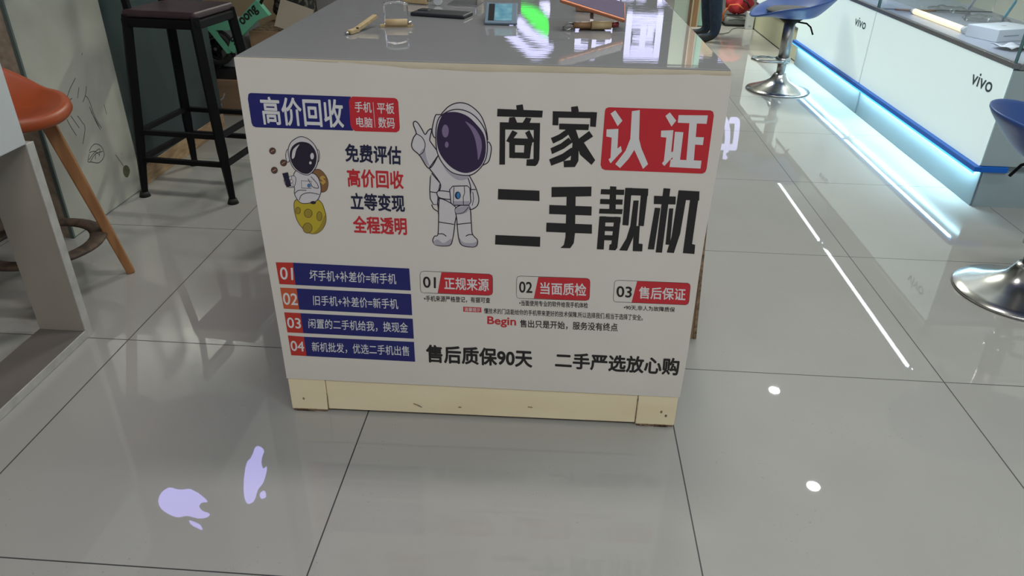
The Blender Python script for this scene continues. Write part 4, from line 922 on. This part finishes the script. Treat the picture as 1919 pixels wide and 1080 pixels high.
def beam(pts, y0, y1, m):
    b = MB(); k = len(pts); V = [[b.bm.verts.new((x,y,z)) for x, z in pts] for y in (y0,y1)]
    fs = [b.bm.faces.new(V[0]), b.bm.faces.new(V[1][::-1])] + [b.bm.faces.new((V[0][i],V[0][(i+1)%k],V[1][(i+1)%k],V[1][i])) for i in range(k)]
    b._fin(fs, m); return b
beam([(.04,.185),(.075,.165),(.12,.25),(.235,.345),(.30,.37),(.24,.45),(.11,.33)], -.022, .022, 'mint').build('main_beam', bk_)
beam([(-.10,.325),(.10,.345),(.085,.30),(.06,.285),(-.015,.285),(.045,.195),(.075,.24),(.05,.165),(.03,.16),(-.045,.27)], -.018, .018, 'mint').build('seat_frame', bk_)
beam([(-.20,.30),(-.12,.33),(-.17,.20),(-.21,.21)], -.016, .016, 'mint').build('rear_frame', bk_)
p = Print(lambda a, c, d: Vector((a,-.0225-d,c))); p.text('oong', .03, ((.125,.345),(.225,.425),(.255,.385),(.155,.300)), 'black_rubber'); p.build('beam_lettering', bk_)
p = Print(lambda a, c, d: Vector((a,-.0225-d,c))); p.text('Se', .03, ((.06,.235),(.10,.29),(.122,.262),(.085,.205)), 'black_rubber'); p.build('frame_lettering', bk_)
b = MB(); b.tube([(W0.x+.098*math.cos(t), 0, W0.z+.098*math.sin(t)) for t in [math.radians(q) for q in range(-30,120,10)]], .006, 'black_rubber', 8, False, 1.6); b.build('mudguard', bk_)
b = MB(); b.tube([(.25,0,.42),(.30,0,.50),(.31,-.06,.53),(.31,-.11,.53)], .009, 'black_rubber', 8); b.tube([(.31,-.06,.53),(.31,.06,.53),(.31,.11,.53)], .009, 'black_rubber', 8); b.build('handlebar', bk_)
b = MB(); b.tube([(-.02,0,.12),(-.10,0,.16),(-.19,0,.21)], .010, 'black_metal', 8); b.build('chain_stay', bk_)
W1 = Vector((-.19,0,.10)); b = MB(); b.tube([(W1.x+.078*math.cos(2*PI*k/30), 0, W1.z+.078*math.sin(2*PI*k/30)) for k in range(30)], .018, 'black_rubber', 10, True); b.build('wheel', bk_)

# ------------------------------------------------------------------ white counters on the right
def counter(name, label, y0, y1, first):
    t = thing(name, label, 'counter', (3.093,y0,0), 0, 'white shop counters with lit fronts')
    Lh = y1-y0
    b = MB(); b.box((.008,.005,.190), (.66,Lh,.592), 'counter_grey', .002); b.build('body', t)
    b = MB(); b.box((0,.006,.188), (.007,Lh-.003,.608), 'light_panel', .001); b.build('front_panel', t)
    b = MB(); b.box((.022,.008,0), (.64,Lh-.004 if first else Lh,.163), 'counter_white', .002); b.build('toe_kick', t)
    b = MB(); b.box((-.022,-.012 if first else -.004,.166), (.004,Lh,.187), 'blue_film', .001)
    if first: b.box((.004,-.012,.164), (.120,.004,.187), 'blue_film', .001)
    b.build('blue_trim', t)
    b = MB(); b.box((-.022,-.01 if first else -.004,.158), (-.019,Lh-.002,.166), 'led_edge'); b.build('trim_diffuser', t)
    b = MB(); b.box((-.0185,.03,.1585), (-.002,Lh-.03,.163), 'led'); b.build('led_strip', t)
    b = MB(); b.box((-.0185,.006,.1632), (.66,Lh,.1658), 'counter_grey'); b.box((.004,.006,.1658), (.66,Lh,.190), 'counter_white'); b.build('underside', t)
    b = MB(); b.box((-.003,.0,.600), (.028,Lh,.622), 'rail', .003); b.box((.028,.0,.595), (.66,.02,.618), 'rail', .002); b.build('top_rail', t)
    b = MB(); b.box((.028,.02,.592), (.66,Lh,.614), 'deck'); b.build('deck', t)
    b = MB(); b.box((.006,.01,.622), (.012,Lh-.006,.93), 'glass'); b.build('front_glass', t)
    b = MB(); b.box((.012,.006,.622), (.66,.012,.93), 'glass'); b.build('side_glass', t)
    one('case_light', (.016,.03,.915), (.036,Lh-.03,.928), 'fixture', t); l = area('case_lamp', (.030,Lh/2,.912), .05, 3.0, (.80,.88,1), 'RECTANGLE', Lh-.1, (0,-.45,0)); l.parent = t
    for ya in (.006, Lh-.012): one('glass_edge', (.004,ya,.622), (.014,ya+.008,.93), 'glass_edge', t)
    b = MB(); b.box((.004,.004,.93), (.66,Lh-.004,.937), 'glass'); b.build('top_glass', t)
    p = Print(lambda a, c, d: Vector((-.0008-d, a, c)))
    return t, p
c1, p = counter('display_counter', 'white counter nearest the camera with lit front panel and blue trim', 1.37, 2.858, True)
p.text('vivo', .014, ((.274,.534),(.096,.534),(.096,.476),(.274,.476)), 'logo_grey'); p.build('logo_lettering', c1)
one('end_panel', (.008,-.001,.190), (.66,.005,.592), 'counter_grey', c1)
one('end_plinth', (.030,.002,.0), (.64,.008,.16), 'counter_grey', c1)
one('joint_strip', (.002,1.486,.19), (.010,1.492,.60), 'rail', c1)
c2, p = counter('display_counter', 'white counter farther down the aisle with lit front panel behind the chrome stool', 2.866, 4.27, False)
p.text('vivo', .014, ((.286,.533),(.098,.533),(.098,.480),(.286,.480)), 'logo_grey'); p.build('logo_lettering', c2)
c3 = thing('cream_counter', 'low cream counter at the far end of the aisle with a white upper part', 'counter', (3.15,4.33,0))
one('base', (0,0,0), (.6,1.58,.225), 'counter_cream', c3, .002)
one('grey_band', (-.006,0,.226), (.6,1.58,.245), 'rail', c3, .001)
one('upper_panel', (0,0,.245), (.6,1.58,.75), 'light_panel', c3, .002)
one('floor_gap', (-.003,0,0), (0,1.58,.006), 'black_rubber', c3)

# things lying in the near showcase
ZD = .6143
def dk(x, y): return 1.2575+(x-1.2575)*1.038, -1.765+(y+1.765)*1.038
wt = thing('light_tube', 'warm glowing light tube lying along the deck of the near showcase', 'lamp', (*dk(3.165,1.96),ZD+.0165))
b = MB(); b.cyl((0,.01,0), (0,.60,0), .015, 'warm_tube', seg=16); b.build('glowing_tube', wt)
for y in (0,.60): 
    b = MB(); b.cyl((0,y-.012,0), (0,y+.012,0), .016, 'white_gloss', seg=16); b.build('end_cap', wt)
def phone_box(loc, rz, size, label):
    b = MB(); b.box((-size[0]/2,-size[1]/2,0), (size[0]/2,size[1]/2,size[2]), 'box_white', .002); o = b.build('phone_box', None, loc, (0,0,rz)); tag(o, label, 'box', 'white phone boxes')
    p = Print(lambda a, c, d: Vector((a,c,size[2]+.0004+d))); p.tri([(.012*math.cos(t*.5),.012*math.sin(t*.5)) for t in range(12)], 'print_grey'); p.build('printed_mark', o)
    p = Print(lambda a, c, d: Vector((a,-size[1]/2-.0004-d,c))); p.rect(-size[0]*.36,size[2]*.42,size[0]*.02,size[2]*.52,'print_grey'); p.build('printed_line', o)
phone_box((*dk(3.285,1.87),ZD), .42, (.26,.17,.055), 'long white phone box lying flat in the near showcase beside the light tube')
phone_box((*dk(3.46,1.74),ZD), .35, (.19,.12,.085), 'tall white phone box at the right edge of the near showcase')
for i, (x, y, rz, w, h, lab) in enumerate([(3.19,1.60,.5,.13,.10,'crumpled white leaflet under the phone boxes nearest the glass corner'),(3.33,1.63,.25,.16,.10,'white paper sheet lying behind the crumpled leaflet in the showcase')]):
    b = MB(); b.grid(lambda u, v: Vector((w*(u-.5), h*(v-.5), .010+.009*math.sin(5*u+2*v+i)+.004*math.sin(9*v))), 10, 8, 'paper'); o = b.build('paper_leaflet', None, (*dk(x,y),ZD), (0,0,rz)); md = o.modifiers.new('thick','SOLIDIFY'); md.thickness = .001; tag(o, lab, 'paper', 'papers in the near showcase')
for i, (x, y, rz, lab) in enumerate([(3.40,2.66,-.35,'clear plastic blister tray farther from the camera in the near showcase'),(3.46,2.36,-.30,'clear plastic blister tray behind the long white phone box')]):
    b = MB(); b.grid(lambda u, v: Vector((.22*(u-.5), .13*(v-.5), .004+.026*(max(0,math.sin(u*PI)*math.sin(v*PI)))**.35+.006*math.sin(u*14)*math.sin(v*8))), 22, 14, 'acrylic', smooth=False); o = b.build('blister_tray', None, (*dk(x,y),ZD), (0,0,rz)); md = o.modifiers.new('thick','SOLIDIFY'); md.thickness = .0012; tag(o, lab, 'tray', 'blister trays in the near showcase')
b = MB(); b.tube([(*dk(q,w),ZD+.010) for q, w in ((3.10,2.63),(3.17,2.60),(3.26,2.61),(3.32,2.63))], .009, 'wood', 8, False, .6); tag(b.build('brown_strap'), 'brown curved strap lying at the far end of the near showcase', 'strap')
b = MB(); b.bar((3.622,2.507,.619), (3.742,2.650,.708), .004, .034, 'blue_strip'); tag(b.build('blue_strip'), 'pale blue plastic strip leaning against the back of the near showcase', 'strip')
b = MB(); b.bar((3.632,2.912,.619), (3.735,3.060,.662), .004, .026, 'lilac_strip'); tag(b.build('lavender_strip'), 'lavender plastic strip leaning at the back of the far showcase', 'strip')

# ------------------------------------------------------------------ chrome bar stools
def chrome_stool(loc, rz, label):
    t = thing('chrome_bar_stool', label, 'stool', loc, rz, 'blue bar stools on chrome trumpet bases')
    b = MB(); b.lathe([(0,0),(.205,0),(.212,.004),(.208,.010),(.180,.020),(.135,.036),(.09,.056),(.06,.078),(.045,.105),(.038,.118),(.0,.118)], 'chrome', 56); b.build('base', t)
    b = MB(); b.cyl((0,0,.11), (0,0,.20), .028, 'steel'); b.cyl((0,0,.185), (0,0,.47), .036, 'steel', seg=28); b.lathe([(.028,.178),(.038,.180),(.040,.190),(.036,.198)], 'chrome', 28); b.build('pole', t)
    fr = [(-.030,.065,.205),(-.12,.078,.205),(-.185,.06,.205),(-.205,0,.205),(-.185,-.06,.205),(-.12,-.078,.205),(-.030,-.065,.205)]
    b = MB(); b.tube(fr, .009, 'chrome', 10); b.lathe([(.037,.188),(.048,.190),(.048,.222),(.037,.224)], 'chrome', 24); b.tube([(-.03,.065,.205),(0,.045,.205)], .009, 'chrome'); b.tube([(-.03,-.065,.205),(0,-.045,.205)], .009, 'chrome'); b.build('footrest', t)
    b = MB(); b.grid(shell(.245,.225,.500,.135,-.012,.075), 48, 14, 'blue_plastic', closed_u=True); s = b.build('seat_shell', t); md = s.modifiers.new('thick','SOLIDIFY'); md.thickness = .014; md.offset = -1; sv = s.modifiers.new('soft','SUBSURF'); sv.levels = 1; sv.render_levels = 1
    b = MB(); b.lathe([(0,.505),(.14,.508),(.165,.516),(.165,.522),(.14,.534),(0,.536)], 'grey_fabric', 36); b.build('cushion', t)
    b = MB(); b.lathe([(.036,.44),(.075,.468),(.075,.482),(0,.482)], 'black_metal', 24); b.build('swivel_plate', t)
    b = MB(); b.tube([(.03,-.03,.455),(.09,-.06,.45),(.115,-.075,.43),(.135,-.085,.385)], .0055, 'black_metal', 8); b.build('lever', t)
    return t
s1 = chrome_stool((2.77,3.40,0), 0, 'blue bar stool on a chrome trumpet base before the far white counter')
s2 = copy_tree(s1, (2.90,.56,0), math.radians(160), 'blue bar stool cut off by the right edge, on a worn chrome base')

# ------------------------------------------------------------------ far end of the aisle
bag = thing('grey_duffel', 'grey holdall with a black base lying on the floor under the red bag', 'bag', (3.01,6.06,0))
b = MB(); b.box((-.125,-.10,.012), (.115,.10,.095), 'grey_cloth', .03, seg=4); b.build('body', bag)
b = MB(); b.box((-.12,-.095,0), (.11,.095,.018), 'black_rubber', .008); b.build('base', bag)
b = MB(); b.tube([(-.09,-.102,.06),(-.03,-.106,.068),(.05,-.104,.062),(.10,-.103,.066)], .003, 'black_rubber', 6); b.build('zip', bag)
rb = MB()
def lump(u, v):
    a = 2*PI*u; q = PI*(.02+.96*v); r = 1+.14*math.sin(3*a+2*q)+.10*math.sin(5*a-3*q)+.06*math.sin(11*a+7*q)
    return Vector((.125*r*math.cos(a)*math.sin(q)**.7, .095*r*math.sin(a)*math.sin(q)**.7, .12-.12*math.cos(q)*(1+.08*math.sin(4*a))))
rb.grid(lump, 40, 20, 'red_cloth', closed_u=True)
red = rb.build('red_backpack', None, (3.01,6.06,.112)); tag(red, 'crumpled red backpack with orange strap piled on the grey holdall', 'bag')
b = MB(); b.tube([(-.11,-.05,.04),(-.10,-.10,.09),(-.03,-.115,.10),(.03,-.112,.06)], .012, 'orange_cloth', 8, False, .5); b.tube([(-.13,-.02,-.07),(-.145,-.06,.0),(-.12,-.09,.06)], .010, 'orange_cloth', 8, False, .5); b.build('strap', red)
b = MB(); b.tube([(.02,-.10,.14),(.06,-.115,.12),(.09,-.10,.07)], .014, 'black_rubber', 8, False, .5); b.build('buckle', red)
wb_ = MB(); wb_.box((-.035,-.03,0), (.035,.03,.158), 'white_gloss', .004); wbo = wb_.build('white_carton', None, (3.10,5.86,0), (0,0,.05)); tag(wbo, 'small upright white box beside the grey holdall at the aisle end', 'box')
p = Print(lambda a, c, d: Vector((a,-.0305-d,c))); p.rect(-.012,.022,.014,.036,'print_grey'); p.rect(-.02,.15,.03,.156,'red_knob'); p.build('printed_mark', wbo)
b = MB(); b.tube([(2.62,5.43,.004),(2.73,5.50,.004),(2.80,5.53,.004),(2.86,5.60,.004),(2.93,5.80,.004),(3.0,5.88,.004),(3.08,5.865,.004)], .004, 'cable', 6); tag(b.build('floor_cable'), 'thin grey cable snaking over the floor by the holdall', 'cable')

# person standing at the aisle end, seen in profile, cut by the top of the frame
def skin_mesh(name, V, E, parent=None, sub=2):
    me = D.meshes.new(name); me.from_pydata([v[0] for v in V], E, []); o = D.objects.new(name, me); COL.objects.link(o)
    o.modifiers.new('skin','SKIN')
    for i, v in enumerate(V):
        sk = me.skin_vertices[0].data[i]; r = v[1]; sk.radius = r if isinstance(r, tuple) else (r, r); sk.use_root = i == 0
    sv = o.modifiers.new('sub','SUBSURF'); sv.levels = sub; sv.render_levels = sub
    bpy.context.view_layer.update()
    m2 = D.meshes.new_from_object(o.evaluated_get(bpy.context.evaluated_depsgraph_get())); D.objects.remove(o)
    o = D.objects.new(name, m2); COL.objects.link(o)
    if parent: o.parent = parent
    for p in m2.polygons: p.use_smooth = True
    return o
pr = thing('person', 'person in loose dark jeans standing at the aisle end beyond the desk', 'person', (2.60,5.20,0), -PI/2)
V = [((0,.0,.92),(.15,.11)), ((0,-.01,1.05),(.135,.095)), ((0,-.02,1.20),(.15,.105)), ((0,.0,1.36),(.155,.10)), ((0,.01,1.45),(.06,.06)), ((0,-.01,1.51),(.050,.052)), ((0,-.03,1.57),(.068,.085)), ((0,-.035,1.65),(.076,.096)), ((0,-.03,1.71),(.055,.07))]
E_ = [(i,i+1) for i in range(8)]
for sx in (-1,1):
    n = len(V); fy = .035*(1-sx)/2
    V += [((.09*sx,.0,.86),(.095,.10)), ((.10*sx,-.005-fy,.68),(.080,.088)), ((.105*sx,-.01-fy,.48),(.064,.074)), ((.108*sx,.0-fy,.34),(.062,.072)), ((.11*sx,.025-fy,.16),(.056,.068)), ((.11*sx,.03-fy,.075),(.046,.06)), ((.112*sx,-.02-fy,.042),(.040,.034)), ((.115*sx,-.11-fy,.032),(.042,.026)), ((.118*sx,-.17-fy,.028),(.03,.020))]
    E_ += [(0,n)] + [(n+i,n+i+1) for i in range(8)]
    a = len(V); hx = .235*sx
    V += [((.19*sx,.0,1.355),(.062,.06)), ((.225*sx,.02,1.20),(.048,.05)), ((.235*sx,.02,1.07),(.042,.042)), ((.24*sx,-.02,.94),(.035,.035)), ((.24*sx,-.05,.83),(.025,.028)), ((hx,-.06,.775),(.018,.034)), ((hx,-.065,.74),(.015,.036))]
    E_ += [(3,a)] + [(a+i,a+i+1) for i in range(6)]
    for j, (dy, ln) in enumerate([(-.028,.066),(-.010,.076),(.009,.070),(.026,.056)]):
        q = len(V); V += [((hx-.004*sx,-.065+dy,.727),(.0085,.0085)), ((hx-.008*sx,-.067+dy*1.1,.727-ln*.55),(.008,.008)), ((hx-.022*sx,-.063+dy*1.1,.727-ln),(.0065,.0065))]
        E_ += [(a+6,q),(q,q+1),(q+1,q+2)]
    q = len(V); V += [((hx-.014*sx,-.098,.765),(.010,.010)), ((hx-.024*sx,-.112,.735),(.009,.009)), ((hx-.026*sx,-.116,.708),(.007,.007))]
    E_ += [(a+5,q),(q,q+1),(q+1,q+2)]
body = skin_mesh('body', V, E_, pr)
for m in ('jeans','shirt','skin','shoe'): body.data.materials.append(M[m])
for p in body.data.polygons:
    c = p.center
    if c.z < .066: k = 3
    elif c.z > 1.47: k = 2
    elif c.z > .94 or (abs(c.x) > .2 and c.z > .845): k = 1
    elif abs(c.x) > .195: k = 2
    else: k = 0
    p.material_index = k
b = MB(); b.grid(lambda u, v: Vector((.088*math.cos(2*PI*u)*math.sin(PI/2*v+.02), -.025+.105*math.sin(2*PI*u)*math.sin(PI/2*v+.02)+.014, 1.645+.125*math.cos(PI/2*v)-.05*v*(max(0,math.sin(2*PI*u))))), 28, 10, 'hair', closed_u=True); b.build('hair', pr)
for sx in (-1,1):
    b = MB(); b.lathe([(0,-.012),(.010,-.007),(.012,0),(.010,.007),(0,.012)], 'ink_white', 12, (.032*sx,-.117,1.632)); b.lathe([(0,-.006),(.006,-.003),(.006,.003),(0,.006)], 'hair', 10, (.032*sx,-.127,1.632)); b.build('eye', pr)
    b = MB(); b.bar((.018*sx,-.128,1.658), (.050*sx,-.120,1.660), .008, .006, 'hair'); b.build('eyebrow', pr)
    b = MB(); b.lathe([(0,-.030),(.010,-.022),(.014,0),(.011,.024),(0,.030)], 'skin', 12, (.078*sx,-.025,1.62)); b.build('ear', pr)
b = MB(); b.tube([(0,-.122,1.628),(0,-.134,1.605),(0,-.142,1.592),(0,-.130,1.584)], [.008,.011,.014,.009], 'skin', 10); b.build('nose', pr)
b = MB(); b.tube([(-.024,-.106,1.556),(0,-.114,1.554),(.024,-.106,1.556)], [.004,.007,.004], 'red_knob', 8); b.build('mouth', pr)
